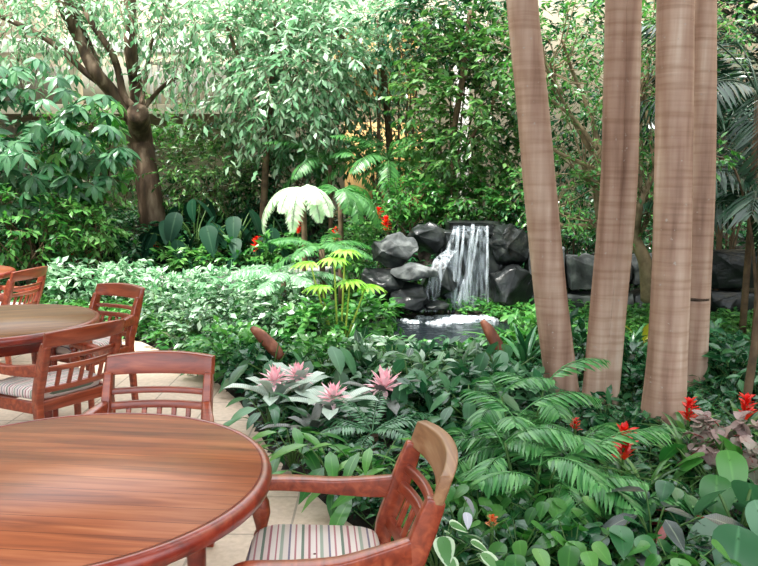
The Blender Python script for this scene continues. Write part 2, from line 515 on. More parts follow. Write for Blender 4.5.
def stripes():
    m, nt, b = mat('striped_fabric')
    tc = nd(nt, 'ShaderNodeTexCoord'); sep = nd(nt, 'ShaderNodeSeparateXYZ'); nt.links.new(tc.outputs['Object'], sep.inputs[0])
    a = nd(nt, 'ShaderNodeMath', operation='MULTIPLY'); a.inputs[1].default_value = 8.5; nt.links.new(sep.outputs[1], a.inputs[0])
    f = nd(nt, 'ShaderNodeMath', operation='FRACT'); nt.links.new(a.outputs[0], f.inputs[0])
    w = g(216, 206, 200); k = [(0, w), (.10, g(158, 100, 108)), (.16, g(214, 196, 192)), (.26, g(106, 122, 108)), (.33, w), (.45, g(176, 122, 126)), (.5, w),
                               (.6, g(120, 112, 130)), (.65, g(208, 196, 190)), (.78, g(150, 160, 146)), (.86, w), (.93, g(172, 116, 122)), (.97, w)]
    r = ramp(nt, k); r.color_ramp.interpolation = 'CONSTANT'; nt.links.new(f.outputs[0], r.inputs[0])
    nt.links.new(r.outputs[0], b.inputs['Base Color']); b.inputs['Roughness'].default_value = .9
    no = nd(nt, 'ShaderNodeTexNoise'); no.inputs['Scale'].default_value = 220
    bp = nd(nt, 'ShaderNodeBump'); bp.inputs['Strength'].default_value = .3; bp.inputs['Distance'].default_value = .003
    nt.links.new(tc.outputs['Object'], no.inputs[0]); nt.links.new(no.outputs[0], bp.inputs['Height']); nt.links.new(bp.outputs[0], b.inputs['Normal'])
    return m


M['stripes'] = stripes()


def pavers():
    m, nt, b = mat('pavers')
    tc = nd(nt, 'ShaderNodeTexCoord')
    br = nd(nt, 'ShaderNodeTexBrick'); br.offset = 0.0; br.inputs['Scale'].default_value = 1
    br.inputs['Brick Width'].default_value = .4; br.inputs['Row Height'].default_value = .4; br.inputs['Mortar Size'].default_value = .006
    br.inputs['Color1'].default_value = g(190, 170, 150); br.inputs['Color2'].default_value = g(178, 158, 140); br.inputs['Mortar'].default_value = g(140, 126, 112)
    nt.links.new(tc.outputs['Object'], br.inputs[0])
    no = nd(nt, 'ShaderNodeTexNoise'); no.inputs['Scale'].default_value = 30; no.inputs['Detail'].default_value = 6; nt.links.new(tc.outputs['Object'], no.inputs[0])
    mx = nd(nt, 'ShaderNodeMix', data_type='RGBA', blend_type='OVERLAY'); mx.inputs[0].default_value = .35
    nt.links.new(br.outputs[0], mx.inputs[6]); nt.links.new(no.outputs[0], mx.inputs[7])
    nt.links.new(mx.outputs[2], b.inputs['Base Color']); b.inputs['Roughness'].default_value = .6
    return m


M['pavers'] = pavers()


def watermat(name, white, alpha):
    m, nt, b = mat(name)
    tc = nd(nt, 'ShaderNodeTexCoord'); mp = nd(nt, 'ShaderNodeMapping'); mp.inputs['Scale'].default_value = (1, 1, .12) if alpha else (1, 1, 1)
    nt.links.new(tc.outputs['Object'], mp.inputs[0])
    no = nd(nt, 'ShaderNodeTexNoise'); no.inputs['Scale'].default_value = 26 if alpha else 7; no.inputs['Detail'].default_value = 5
    nt.links.new(mp.outputs[0], no.inputs[0])
    if alpha:
        r = ramp(nt, [(.38, (alpha[0],) * 3 + (1,)), (.62, (alpha[1],) * 3 + (1,))])
        nt.links.new(no.outputs[0], r.inputs[0]); nt.links.new(r.outputs[0], b.inputs['Alpha'])
    b.inputs['Base Color'].default_value = white; b.inputs['Roughness'].default_value = .12 if not alpha else .3
    bp = nd(nt, 'ShaderNodeBump'); bp.inputs['Strength'].default_value = .5; bp.inputs['Distance'].default_value = .03
    nt.links.new(no.outputs[0], bp.inputs['Height']); nt.links.new(bp.outputs[0], b.inputs['Normal'])
    return m


M['fall'] = watermat('fall', g(226, 236, 244), (.0, .42))
M['fallthin'] = watermat('fallthin', g(210, 224, 236), (.0, .22))
M['pool'] = watermat('pool', g(28, 34, 38), None)
M['froth'] = watermat('froth', g(226, 236, 244), (.05, .6))
import bmesh
from mathutils import noise as mnoise


# ---------------------------------------------------------------- setting
def poly_slab(name, pts, z0, z1, m):
    n = len(pts)
    v = [(x, y, z0) for x, y in pts] + [(x, y, z1) for x, y in pts]
    f = [list(range(n))[::-1], list(range(n, 2 * n))] + [[i, (i + 1) % n, n + (i + 1) % n, n + i] for i in range(n)]
    me = bpy.data.meshes.new(name); me.from_pydata(v, [], f); me.update(); me.materials.append(m)
    o = bpy.data.objects.new(name, me); COL.objects.link(o); return o


EDGE = [(.75, -1.5), (.62, 1.0), (.48, 1.9), (.3, 2.7), (-.2, 3.4), (-.62, 4.2), (-.98, 5.2), (-1.45, 6.1), (-2.3, 7.2), (-3.6, 7.9), (-9, 8.2)]
o = poly_slab('floor', EDGE + [(-9, -1.5)], -.08, 0, M['pavers']); o['kind'] = 'structure'


def edge_x(y):
    ys = [p[1] for p in EDGE]; xs = [p[0] for p in EDGE]
    return float(np.interp(y, ys, xs)) if y < 8.2 else -99


def in_pool(x, y, k=1.0):
    return ((x - .62) / (.95 * k)) ** 2 + ((y - 7.55) / (.95 * k)) ** 2 < 1


def in_patio(x, y):
    return x < edge_x(y)


# planted ground
nb = NB()
xs = np.linspace(-9, 8, 137); ys = np.linspace(-1.5, 17.2, 151)
V = []
for y in ys:
    for x in xs:
        z = gz(x, y) + .02 * math.sin(x * 5.1) * math.sin(y * 4.3)
        if in_patio(x, y):
            z = -.09
        if in_pool(x, y):
            z = -.12
        V.append((x, y, z))
i = np.arange(len(ys) - 1)[:, None] * len(xs); j = np.arange(len(xs) - 1)[None]
nb.add(V, np.stack([i + j, i + j + 1, i + len(xs) + j + 1, i + len(xs) + j], -1))
struct('ground', nb, M['soil'], True)

nb = NB(); box(nb, (-.5, 17.4, 4.5), (19, .3, 9)); struct('wall_back', nb, M['wall_beige'])
nb = NB(); box(nb, (7.95, 9, 4.5), (.3, 17, 9)); struct('wall_right', nb, M['wall_beige'])
nb = NB(); box(nb, (-9.15, 8, 4.5), (.3, 19, 9)); struct('wall_left', nb, M['wall_beige'])
o = poly_slab('shade_slab', [(-9, -1.8), (8, -1.8), (8, 2.0), (1.0, 2.0), (1.0, 4.6), (-9, 4.6)], 6.0, 6.2, M['wall_white']); o['kind'] = 'structure'  # added slab out of view, shaped to keep sun off tables and trunks
# gallery of the building behind the trees
nb = NB(); box(nb, (-5.9, 15.6, 4.12), (6, .5, .26)); struct('trim_1', nb, M['wall_white'], bevel=.01)
nb = NB(); box(nb, (-5.9, 16.6, 2.95), (6, 1.5, .2)); struct('trim_2', nb, M['wall_beige'], bevel=.01)
nb = NB(); box(nb, (-5.9, 17.2, 3.5), (6, .06, .95)); struct('trim_3', nb, M['recess_shade'])  # grey panel with the shade of the recess in its colour
xa, xb = xw(150, 15.7, 3.4), xw(216, 15.7, 3.4)
rl = thing('gallery_railing', 'short pale railing of upright bars on the gallery right of the forked tree', 'railing', ((xa + xb) / 2, 15.7, 3.05))
nb = NB(); box(nb, (0, 0, .78), (xb - xa, .06, .06)); part('handrail', nb, M['wall_white'], rl, False)
for k in range(9):
    nb = NB(); box(nb, (-(xb - xa) / 2 + .03 + k * (xb - xa - .06) / 8, 0, .375), (.055, .04, .75)); part('baluster', nb, M['wall_white'], rl, False)
for k, px in enumerate((74, 262)):
    nb = NB(); p = at(px, 60, 15.9); box(nb, (p[0], 15.9, 2.3), (.22, .22, 4.4)); struct('trim_%d' % (4 + k), nb, M['wall_beige'], bevel=.01)
nb = NB(); box(nb, (1.75, 16.6, 4.0), (.32, .32, 8)); struct('trim_6', nb, M['wall_white'], bevel=.01)


def window(n, x0, x1, z0, z1, y, nx, m):
    nb = NB(); box(nb, ((x0 + x1) / 2, y, (z0 + z1) / 2), (x1 - x0, .08, z1 - z0)); w = struct('window_%d' % n, nb, m)
    fb = NB()
    for k in range(nx + 1):
        box(fb, (x0 + (x1 - x0) * k / nx, y - .06, (z0 + z1) / 2), (.07, .07, z1 - z0 + .07))
    for z in (z0, z1, z0 + .68 * (z1 - z0)):
        box(fb, ((x0 + x1) / 2, y - .06, z), (x1 - x0 + .07, .07, .07))
    part('window_frame', fb, M['wall_ochre'], w, False)


window(1, -.95, .8, 3.3, 4.75, 17.2, 3, M['wall_ochre'])
nb = NB(); box(nb, (.1, 16.9, 1.7), (1.7, .3, 2.1)); struct('trim_7', nb, M['wall_ochre'])

# pale kerb that bounds the raised planting at the back
nb = NB()
pts = np.array([at(px, py, Y) for px, py, Y in ((150, 283, 10.0), (215, 275, 10.2), (275, 269, 10.3), (330, 272, 10.0))])
pts[:, 2] = [gz(p[0], p[1]) + .04 for p in pts]
sweep(nb, pts, .3, .3, (0, 1, 0), 6)
tag(part('kerb', nb, M['stone_path'], None, False, .02), 'low grey stone kerb running between bright ground cover and back planting', 'kerb')


# ---------------------------------------------------------------- tables
def dining_table(name, label, x, y, topmat, rz=0):
    t = thing(name, label, 'table', (x, y, 0), rz)
    nb = NB(); lathe(nb, [(.0005, .692), (.572, .692), (.572, .7295), (.0005, .7305)], sides=72); part('tabletop', nb, topmat, t, False)
    nb = NB(); lathe(nb, [(.5722, .69), (.585, .678), (.598, .685), (.603, .705), (.598, .723), (.588, .7302), (.5722, .7302), (.5722, .69)], sides=96); part('rim', nb, M['table_rim'], t)
    nb = NB(); lathe(nb, [(.44, .692), (.44, .60), (.462, .60), (.462, .692)], sides=64); part('apron', nb, M['table_rim'], t)
    for a in (45, 135, 225, 315):
        c = (.41 * math.cos(math.radians(a)), .41 * math.sin(math.radians(a)), 0)
        nb = NB(); lathe(nb, [(.0005, 0), (.02, .0), (.022, .06), (.03, .3), (.034, .42), (.024, .46), (.036, .5), (.036, .62), (.036, .6915), (.0005, .6915)], c, 16)
        part('leg', nb, M['table_rim'], t)
    return t


dining_table('dining_table', 'large round reddish wood table with bare polished top in the left foreground', -.915, 2.079, M['table_top'], math.radians(-6))
dining_table('dining_table', 'round brown wood table behind the front one, slatted chair back in front of it', -2.303, 4.46, M['table_top_dull'], math.radians(20))
dining_table('dining_table', 'farthest round table, only its edge showing at the left side of the photo', -3.93, 6.78, M['table_top'], 0)


# ---------------------------------------------------------------- armchairs
def ypost(z):
    return -.215 - .145 * max(0, (z - .44) / .42) ** 1.15 if z > .44 else -.215 + .02 * (z - .44) / .44 * -1


def armchair(label, x, y, deg, crest='chair_wood', group='wooden armchairs round the tables'):
    t = thing('armchair', label, 'chair', (x, y, 0), math.radians(deg), group)
    X = .212
    for s in (-1, 1):
        nb = NB(); pts = [(s * X, ypost(z) - (.05 * (.44 - z) / .44 if z < .44 else 0), z) for z in (0, .2, .44, .56, .67, .75)]
        sweep(nb, pts, [.034, .036, .04, .04, .036, .032], [.036, .04, .052, .06, .062, .05], (1, 0, 0), 3); part('rear_leg', nb, M['chair_wood'], t, False, .006)
        nb = NB(); lathe(nb, [(.0005, 0), (.016, 0), (.018, .05), (.022, .3), (.024, .37), (.026, .44), (.018, .455), (.02, .47), (.03, .51), (.026, .55), (.018, .565), (.026, .584), (.0005, .59)], (s * (X + .058), .17, 0), 14)
        part('front_leg', nb, M['chair_wood'], t)
        nb = NB(); zs = [.61, .602, .597, .603, .607, .597]
        ysx = [ypost(.61) + .012, -.17, -.06, .06, .165, .205]
        sweep(nb, [(s * (X + b), yy, z) for b, yy, z in zip((0, .022, .05, .066, .066, .058), ysx, zs)], [.034, .042, .048, .052, .056, .04], [.07, .06, .046, .04, .036, .03], (1, 0, 0), 4)
        part('arm', nb, M['chair_wood'], t, False, .01)
        nb = NB(); sweep(nb, [(s * X, -.21, .405), (s * (X + .058), .17, .405)], .03, .06, (1, 0, 0)); part('side_rail', nb, M['chair_wood'], t, False, .004)
    U = np.linspace(-1, 1, 13)

    def rail(name, z, h, th, sag, arch=0, over=0, m='chair_wood'):
        nb = NB()
        pts = [(u * (X + over), ypost(z) - sag * (1 - u * u), z + arch * (1 - u * u) / 2) for u in U]
        hh = [h + arch * (1 - u * u) for u in U]
        P = np.array(pts); tilt = .33
        n = len(P); w = th / 2
        S = nrm(np.stack([np.gradient(P[:, 1]) * -1, np.gradient(P[:, 0]), np.zeros(n)], 1))
        Hd = np.array([0, -math.sin(tilt), math.cos(tilt)])
        hh = np.array(hh)[:, None] / 2
        V = np.stack([P - S * w - Hd * hh, P + S * w - Hd * hh, P + S * w + Hd * hh, P - S * w + Hd * hh], 1)
        i = np.arange(n - 1)[:, None] * 4; j = np.arange(4)[None]
        q = np.stack([i + j, i + (j + 1) % 4, i + 4 + (j + 1) % 4, i + 4 + j], -1).reshape(-1, 4)
        e = (n - 1) * 4
        nb.add(V, np.concatenate([q, [[3, 2, 1, 0], [e, e + 1, e + 2, e + 3]]]))
        return part(name, nb, M[m], t, False, .005)
    rail('crest_rail', .777, .082, .034, .045, .012, .018, m=crest)
    rail('back_rail', .672, .026, .02, .04)
    rail('back_rail', .615, .032, .02, .04)
    rail('back_rail', .50, .034, .02, .03)
    for u in (-.6, -.3, 0, .3, .6):
        nb = NB(); sweep(nb, [(u * X, ypost(.505) - .03 * (1 - u * u), .505), (u * X, ypost(.61) - .04 * (1 - u * u), .61)], .02, .016, (1, 0, 0)); part('spindle', nb, M['chair_wood'], t, False, .003)
    for yy, e_ in ((-.2, 0), (.165, .055)):
        nb = NB(); sweep(nb, [(-X - e_, yy, .405), (X + e_, yy, .405)], .03, .06, (0, 1, 0)); part('seat_rail', nb, M['chair_wood'], t, False, .004)
    nb = NB()     # cushion: rounded pad, bowed front
    m = 13; rows = []
    for (k, z) in ((0.9, .432), (.985, .442), (1, .462), (.985, .482), (.9, .494), (.55, .5), (.02, .502)):
        ring = []
        for a in np.linspace(0, 2 * PI, 48, endpoint=False):
            c, s_ = math.cos(a), math.sin(a)
            e = .28
            xx = .215 * math.copysign(abs(c) ** e, c); yy = .2 * math.copysign(abs(s_) ** e, s_)
            if yy > 0:
                yy *= 1 + .16 * (1 - (xx / .215) ** 2)
            xx *= 1.04 + .62 * (yy - .0) if yy < .2 else 1.17
            yy = yy * .93 - .012
            ring.append((xx * k, yy * k + .0, z))
        rows.append(ring)
    i = np.arange(len(rows) - 1)[:, None] * 48; j = np.arange(48)[None]
    nb.add(rows, np.stack([i + j, i + (j + 1) % 48, i + 48 + (j + 1) % 48, i + 48 + j], -1))
    part('cushion', nb, M['stripes'], t, True, label='striped red, grey and white seat cushion')
    return t


armchair('wooden armchair in the right foreground, seen side-on with striped cushion in full view', -.185, 2.06, 95, 'chair_tan')
armchair('wooden armchair on the far side of the large front table, facing the camera', -.94, 2.85, 180)
armchair('wooden armchair seen from behind, tucked against the middle brown table', -1.80, 4.05, 56)
armchair('wooden armchair beyond the right edge of the middle brown table, bright greenery behind', -2.0, 5.02, 150)
armchair('farthest wooden armchair, at the left edge beside the partly seen table', -3.25, 6.36, 80)


# ---------------------------------------------------------------- palm trunks
def fronds_crown(t, top, n, L, seed):
    r = np.random.default_rng(seed)
    for k in range(n):
        nb = NB(); frond(nb, None, top, k * 2.4 + r.uniform(0, .4), r.uniform(.25, 1.1), L * r.uniform(.85, 1.1), r.uniform(1.1, 1.7), 30, .5, .045, .5, 2, .018)
        part('frond', nb, M['palm_green'], t)


def palm(label, Y, path, rad, extra=None, top=6.6, seed=0, band=None, band_r=.1):
    P = [at(px, py, Y) for px, py in path]
    b = P[0].copy(); z0 = gz(b[0], b[1])
    t = thing('palm_tree', label, 'palm tree', (b[0], Y, z0), 0, 'ringed palm trunks on the right')
    Q = [p - np.array([b[0], Y, z0]) for p in P]; Q[0][2] = -.06
    dz = Q[-1] - Q[-2]; up = (top - P[-1][2]); base_ = Q[-1]
    for f_ in np.linspace(0, 1, 8)[1:]:
        Q.append(base_ + np.array([dz[0] / dz[2] * up * .6 * f_, 0, up * f_]))
    nb = NB(); tube(nb, Q, list(rad) + list(rad[-1] * np.linspace(1, .8, 8)[1:]), 24, 6)
    if extra:
        dx, dy, rr = extra
        Q2 = [q + np.array([dx, dy, 0]) for q in Q]
        tube(nb, Q2, [r * rr for r in list(rad) + list(rad[-1] * np.linspace(1, .8, 8)[1:])], 24, 6)
    tk = part('trunk', nb, M['palm_bark'], t)
    if band:
        p_ = at(*band, Y) - np.array([b[0], Y, z0]); nb = NB(); rr = band_r
        lathe(nb, [(rr, -.012), (rr + .006, -.008), (rr + .006, .008), (rr, .012)], p_, 28); part('ring_scar', nb, M['bark'], tk)
    fronds_crown(t, Q[-1], 7, 2.2, seed)
    return t


palm('leftmost and most tilted ringed palm trunk, right of the waterfall', 5.1, [(565, 420), (561, 380), (551, 300), (541, 200), (532, 100), (522, 0)], [.125, .112, .11, .108, .104, .1], seed=1)
palm('grooved double-looking palm trunk, second from the left of four', 4.95, [(590, 430), (595, 390), (602, 310), (612, 195), (615, 100), (617, 0)], [.095, .082, .08, .078, .075, .072], (.088, -.015, .84), seed=2)
palm('thick palm trunk with flared base behind the red flower spikes, third from the left', 4.51, [(661, 450), (663, 415), (667, 360), (671, 280), (673, 195), (674.5, 100), (675.5, 0)], [.165, .135, .118, .112, .108, .106, .103], seed=3)
palm('pale palm trunk with a dark ring, rightmost and half hidden by the thick one', 5.5, [(690, 420), (693, 370), (697, 280), (701, 195), (703, 100), (703.5, 0)], [.105, .1, .098, .096, .09, .088], seed=4, band=(695.5, 298), band_r=.096)


# ---------------------------------------------------------------- rocks
def rock(name, label, c, s, seed, m='rock', rz=0, cat='rock', group='rocks round the waterfall', cube=.0):
    r = random.Random(seed)
    bm = bmesh.new()
    for k in range(26):
        v = Vector((r.gauss(0, 1), r.gauss(0, 1), r.gauss(0, 1))); v.normalize()
        if cube:
            v = Vector([max(-.62, min(.62, a * 1.35)) / .62 for a in v]); v *= 1 - r.uniform(0, .1)
        bm.verts.new(v)
    bmesh.ops.convex_hull(bm, input=bm.verts)
    bmesh.ops.delete(bm, geom=[v for v in bm.verts if not v.link_faces], context='VERTS')
    for v in bm.verts:
        v.co = Vector((v.co.x * s[0] / 2, v.co.y * s[1] / 2, v.co.z * s[2] / 2))
    bmesh.ops.bevel(bm, geom=list(bm.edges), offset=min(s) * .07, segments=2, affect='EDGES', profile=.6, clamp_overlap=True)
    bmesh.ops.triangulate(bm, faces=bm.faces)
    bmesh.ops.subdivide_edges(bm, edges=[e for e in bm.edges if e.calc_length() > min(s) * .15], cuts=3, use_grid_fill=True)
    bm.normal_update()
    off = Vector((seed * 3.7, seed, 0))
    for v in bm.verts:
        nz = mnoise.fractal(v.co * (1.5 / max(s)) * 2.2 + off, 1.0, 2.0, 4) * .5 + .5 * mnoise.noise(v.co * (7 / max(s)) + off)
        v.co += v.normal * nz * min(s) * .12
    me = bpy.data.meshes.new(name); bm.to_mesh(me); bm.free(); me.materials.append(M[m])
    for p in me.polygons:
        p.use_smooth = True
    o = bpy.data.objects.new(name, me); COL.objects.link(o); o.location = c; o.rotation_euler = (0, 0, rz)
    return tag(o, label, cat, group)


def rockpx(label, px, py, Y, w, h, d, seed, m='rock', cube=0, name='boulder', rz=0, group='rocks round the waterfall'):
    k = Y / FPX
    p = at(px, py, Y)
    return rock(name, label, tuple(p), (w * k, d, h * k), seed, m, rz, 'rock', group, cube)


rockpx('smooth grey boulder left of the waterfall, topmost there', 395, 251, 8.5, 50, 38, .5, 1)
rockpx('dark wet rock under the grey boulder left of the waterfall', 383, 284, 8.45, 52, 44, .6, 2, 'rock_wet')
rockpx('flat mossy ledge rock jutting between grey boulder and falling water', 414, 272, 8.3, 50, 20, .5, 3, 'rock')
rockpx('dark rock at the pond edge left of the foam', 408, 297, 8.35, 46, 34, .5, 4, 'rock_wet')
rockpx('wet dark rock that carries the side cascade', 440, 284, 8.75, 44, 50, .6, 5, 'rock_wet')
rockpx('big black wet rock face behind the falling water', 470, 272, 9.1, 66, 88, .6, 6, 'rock_wet', .6)
rockpx('dark lip rock the waterfall pours over', 474, 229, 9.3, 56, 16, .5, 7, 'rock_wet', .6)
rockpx('dark boulder up left of the waterfall lip', 427, 238, 8.9, 40, 34, .5, 8, 'rock_wet')
rockpx('black boulder right of the waterfall, upper one', 510, 246, 8.9, 44, 46, .6, 9, 'rock_wet')
rockpx('black boulder right of the waterfall, lower one at the water', 512, 288, 8.7, 48, 50, .6, 10, 'rock_wet')
rockpx('low stone at the pond foot under the foam\'s left end', 436, 306, 8.3, 30, 12, .3, 11, 'rock_wet')
W = [(580, 271, 34, 34, 'grey squared stone between the first and second palm trunk, upper'), (577, 304, 38, 26, 'grey squared stone between the first and second palm trunk, lower'),
     (643, 268, 30, 30, 'grey squared stone between second and third palm trunk, upper'), (645, 300, 34, 30, 'grey squared stone between second and third palm trunk, lower'),
     (545, 268, 36, 40, 'grey squared stone half hidden by the leftmost palm trunk, upper'), (543, 304, 38, 30, 'grey squared stone half hidden by the leftmost palm trunk, lower'),
     (612, 270, 30, 34, 'grey squared stone mostly behind the grooved palm trunk, upper'), (611, 303, 34, 28, 'grey squared stone mostly behind the grooved palm trunk, lower'),
     (730, 268, 60, 38, 'dark wide stone right of the pale palm trunk, upper course'), (732, 304, 62, 32, 'dark wide stone right of the pale palm trunk, middle course'),
     (735, 338, 60, 34, 'grey flat stone right of the pale palm trunk, lowest course'), (678, 270, 36, 36, 'grey squared stone behind the thick palm trunk, upper'), (680, 304, 36, 30, 'grey squared stone behind the thick palm trunk, lower')]
for k, (px, py, w, h, lab) in enumerate(W):
    rockpx(lab, px, py, 8.9 - (.4 if px > 700 else 0), w, h, .5, 30 + k, 'rock' if px < 700 else 'rock_wet', .8, 'stacked_stone', 0, 'stones of the dry wall behind the palms')

# ---------------------------------------------------------------- waterfall and pond
wf = thing('waterfall', 'small waterfall of thin white streams over dark wet rocks', 'waterfall', tuple(at(470, 312, 8.5)))
o0 = np.array(wf.location)


def sheet(name, cols, mname, n=14, seed=0):
    """cols: across, each a px path (top to bottom) with depths"""
    nb = NB(); P = []
    for col in cols:
        pts = smooth_path([at(*c) - o0 for c in col], 5); P.append(pts)
    P = np.array(P); a, b_, _ = P.shape
    i = np.arange(a - 1)[:, None] * b_; j = np.arange(b_ - 1)[None]
    nb.add(P, np.stack([i + j, i + j + 1, i + b_ + j + 1, i + b_ + j], -1))
    return part(name, nb, M[mname], wf)


sheet('water_sheet', [[(x0, 226, 8.95), (x0, 232, 8.72), (x1, 262, 8.64), (x1, 312, 8.58)] for x0, x1 in ((453, 446), (461, 455), (470, 466), (480, 478), (489, 488))], 'fallthin')
sheet('side_cascade', [[(x0, 250, 8.7), (x1, 260, 8.42), (x2, 280, 8.36), (x3, 312, 8.32)] for x0, x1, x2, x3 in ((446, 434, 427, 420), (452, 442, 434, 428), (458, 450, 442, 438))], 'fall')
for pts, w in (([(458, 226), (457, 245), (452, 312)], 4), ([(464, 226), (462, 250), (458, 280), (452, 312)], 3), ([(473, 225), (472, 240), (468, 270), (465, 312)], 5), ([(479, 226), (474, 256), (470, 290), (467, 312)], 3),
               ([(487, 226), (487.5, 260), (487, 312)], 3.2), ([(466, 280), (461, 296), (455, 312)], 7), ([(455, 228), (448, 250), (444, 262)], 5)):
    nb = NB(); P = smooth_path([at(px, py, 8.6 if py > 230 else 8.7) - o0 for px, py in pts], 6)
    k = np.linspace(0, 1, len(P)); tube(nb, P, w * 8.6 / FPX / 2 * (.75 + .5 * k), 8)
    part('water_stream', nb, M['fall'], wf)
nb = NB()
lathe(nb, [(.0005, .1), (.5, .1), (.9, .1), (1.0, .085), (1.0, .0), (.0005, 0)], (0, 0, 0), 48)
for q in nb.v:
    q[:, 0] *= .93; q[:, 1] *= .93
pd = part('pond_water', nb, M['pool'], None)
pd.location = (.62, 7.55, -.07); tag(pd, 'dark still pond water below the small waterfall', 'pond')
nb = NB()
for k in range(60):
    px = rng.normal(452, 17); py = abs(rng.normal(0, 4)) + 311
    p = at(px, py, 8.35 - (py - 312) * .04); p = p - np.array(pd.location)
    r = rng.uniform(.03, .09)
    lathe(nb, [(.0005, .018), (r * .6, .014), (r, -.01)], (p[0], p[1] - .05, .1 + rng.uniform(0, .02)), 9)
part('foam', nb, M['froth'], pd)
GA = 2.39996


# ---------------------------------------------------------------- plant builders
def plant(name, label, cat, x, y, group=None, z=None):
    t = thing(name, label, cat, (x, y, gz(x, y) if z is None else z), 0, group)
    return t, np.array(t.location)


def stems_to(sb, pts, r0, sides=5, wob=.12):
    for p in pts:
        L = np.linalg.norm(p)
        q = [np.array([0, 0, -.04]), p * np.array([.35, .35, .4]) + rng.normal(0, wob * .3, 3), p * np.array([.75, .75, .72]) + rng.normal(0, wob * .3, 3), p]
        tube(sb, q, [r0, r0 * .8, r0 * .55, r0 * .25], sides, 3)


def bush(name, label, cat, m, px, py, Y, w, h, d, K, k, LL, LW, prof='ovate', l=.3, droop=.35, up=.25, group=None, lo=.3, stem='stem_brown', nst=5, r0=.018, seg=2, bend=.5, hang=.15, trunkpath=None, base=None):
    C = at(px, py, Y); s = Y / FPX
    bx = C[0] if base is None else xw(base, Y)
    t, o = plant(name, label, cat, bx, Y, group)
    c = C - o; r = np.array([w * s / 2, d / 2, h * s / 2]); c[2] = max(c[2], .7 * r[2])
    lb, sb, tb = NB(), NB(), NB()
    b, v = ellip(K, c, r, lo)
    keep = b[:, 2] > .02
    b, v = b[keep], v[keep]
    twigs(lb, tb, b, nrm(v + np.array([0, 0, up]) + rng.normal(0, .45, v.shape)), l * rng.uniform(.6, 1.2, len(b)), droop, k, LL, LW, prof, seg, bend, 1.0, .003 * max(1, Y / 8), hang)
    part2('foliage', [(lb, M[m]), (tb, M[stem])], t)
    if trunkpath:
        for path, rad in trunkpath:
            tube(sb, [at(*q) - o for q in path], rad, 10, 4)
    else:
        stems_to(sb, b[rng.choice(len(b), nst)] if len(b) else [], r0)
    part('stem', sb, M[stem], t)
    return t


def rosette(nb, c, n, L, W, e0, e1, bend, prof='strap', seg=5, fold=.3, jit=.12, wav=0):
    k = np.arange(n); f = k / max(1, n - 1)
    az = k * GA + rng.normal(0, jit, n); el = e1 + (e0 - e1) * f + rng.normal(0, jit, n)
    d = np.stack([np.cos(az) * np.cos(el), np.sin(az) * np.cos(el), np.sin(el)], 1)
    nn = np.stack([-np.cos(az) * np.sin(el), -np.sin(az) * np.sin(el), np.cos(el)], 1)
    leaves(nb, np.array(c) + d * .01, d, nn, L * rng.uniform(.75, 1.1, n) * (.75 + .35 * (1 - f)), W, bend, fold, prof, seg, wav)


def guzmania(label, x, y, L=.4, fh=.45, fs=.2, z=None, m='petal_red', n=22, leafm='leaf_mid', group='red bromeliads in bloom', cat='bromeliad'):
    """fh: height of the middle of the bloom, fs: height of the bloom"""
    t, o = plant('bromeliad', label, cat, x, y, group, z)
    nb = NB(); rosette(nb, (0, 0, .02), n, L, .038, 1.35, .35, 1.0); part('rosette', nb, M[leafm], t)
    f = NB(); tube(f, [(0, 0, 0), (.01, 0, fh * .6), (.012, 0, fh)], .008, 6, 3); s_ = part('flower_stem', f, M['stem_green'], t)
    nb = NB()
    for k in range(6):
        rosette(nb, (.012, 0, fh - fs * .5 + k * fs * .13), 7, fs * (.42 - .03 * k), fs * .17, 1.35, .75, .4, 'lance', 3, .3, .25)
    part('flower', nb, M[m], s_)
    return t


def aechmea(t, c, flower_h, n=13, L=.42, W=.075, face=(0, -1, 0), fs=.085, m='silver'):
    nb = NB(); rosette(nb, c, n, L, W, 1.3, .45, .95, 'blunt', 6, .35); part('rosette', nb, M[m], t)
    top = np.array(c) + np.array([0, -.02, flower_h])
    f = NB(); tube(f, [np.array(c), top], .012, 7, 3); s_ = part('flower_stem', f, M['petal_pink'], t)
    nb = NB()
    k = np.arange(34); el = np.linspace(-.35, 1.5, 34); az = k * GA
    d = np.stack([np.cos(az) * np.cos(el), np.sin(az) * np.cos(el), np.sin(el)], 1)
    leaves(nb, top + d * .008, d, np.stack([-np.cos(az) * np.sin(el), -np.sin(az) * np.sin(el), np.cos(el)], 1), fs * rng.uniform(.8, 1.15, 34), fs * .3, .15, .35, 'lance', 3)
    part('flower', nb, M['petal_pink'], s_)


def fern(name, label, x, y, nf, L, nl, ll, lw, e0=1.2, e1=.4, bend=1.3, m='fern_green', z=None, group=None, h=0, cat='fern', ld=.2, az0=0, tr=.005, fwd=.5, stem='stem_green', lbend=.5, prof='lance', azs=None, rad=0):
    t, o = plant(name, label, cat, x, y, group, z)
    if h:
        sb = NB(); tube(sb, [(0, 0, -.03), (0.01, 0, h * .5), (0, 0, h)], [.035, .03, .03], 8, 2); part('trunk', sb, M['stem_brown'], t)
    for k in range(nf):
        az = (az0 + k * GA) if azs is None else azs[k % len(azs)] + rng.normal(0, .15)
        el = e1 + (e0 - e1) * k / max(1, nf - 1) + rng.normal(0, .08)
        nb = NB(); frond(nb, None, (rad * math.cos(az), rad * math.sin(az), h), az, el, L * rng.uniform(.82, 1.1), bend * rng.uniform(.8, 1.15), nl, ll, lw, ld, 2, tr, .14, prof, fwd, lbend)
        part('frond', nb, M[m], t)
    return t


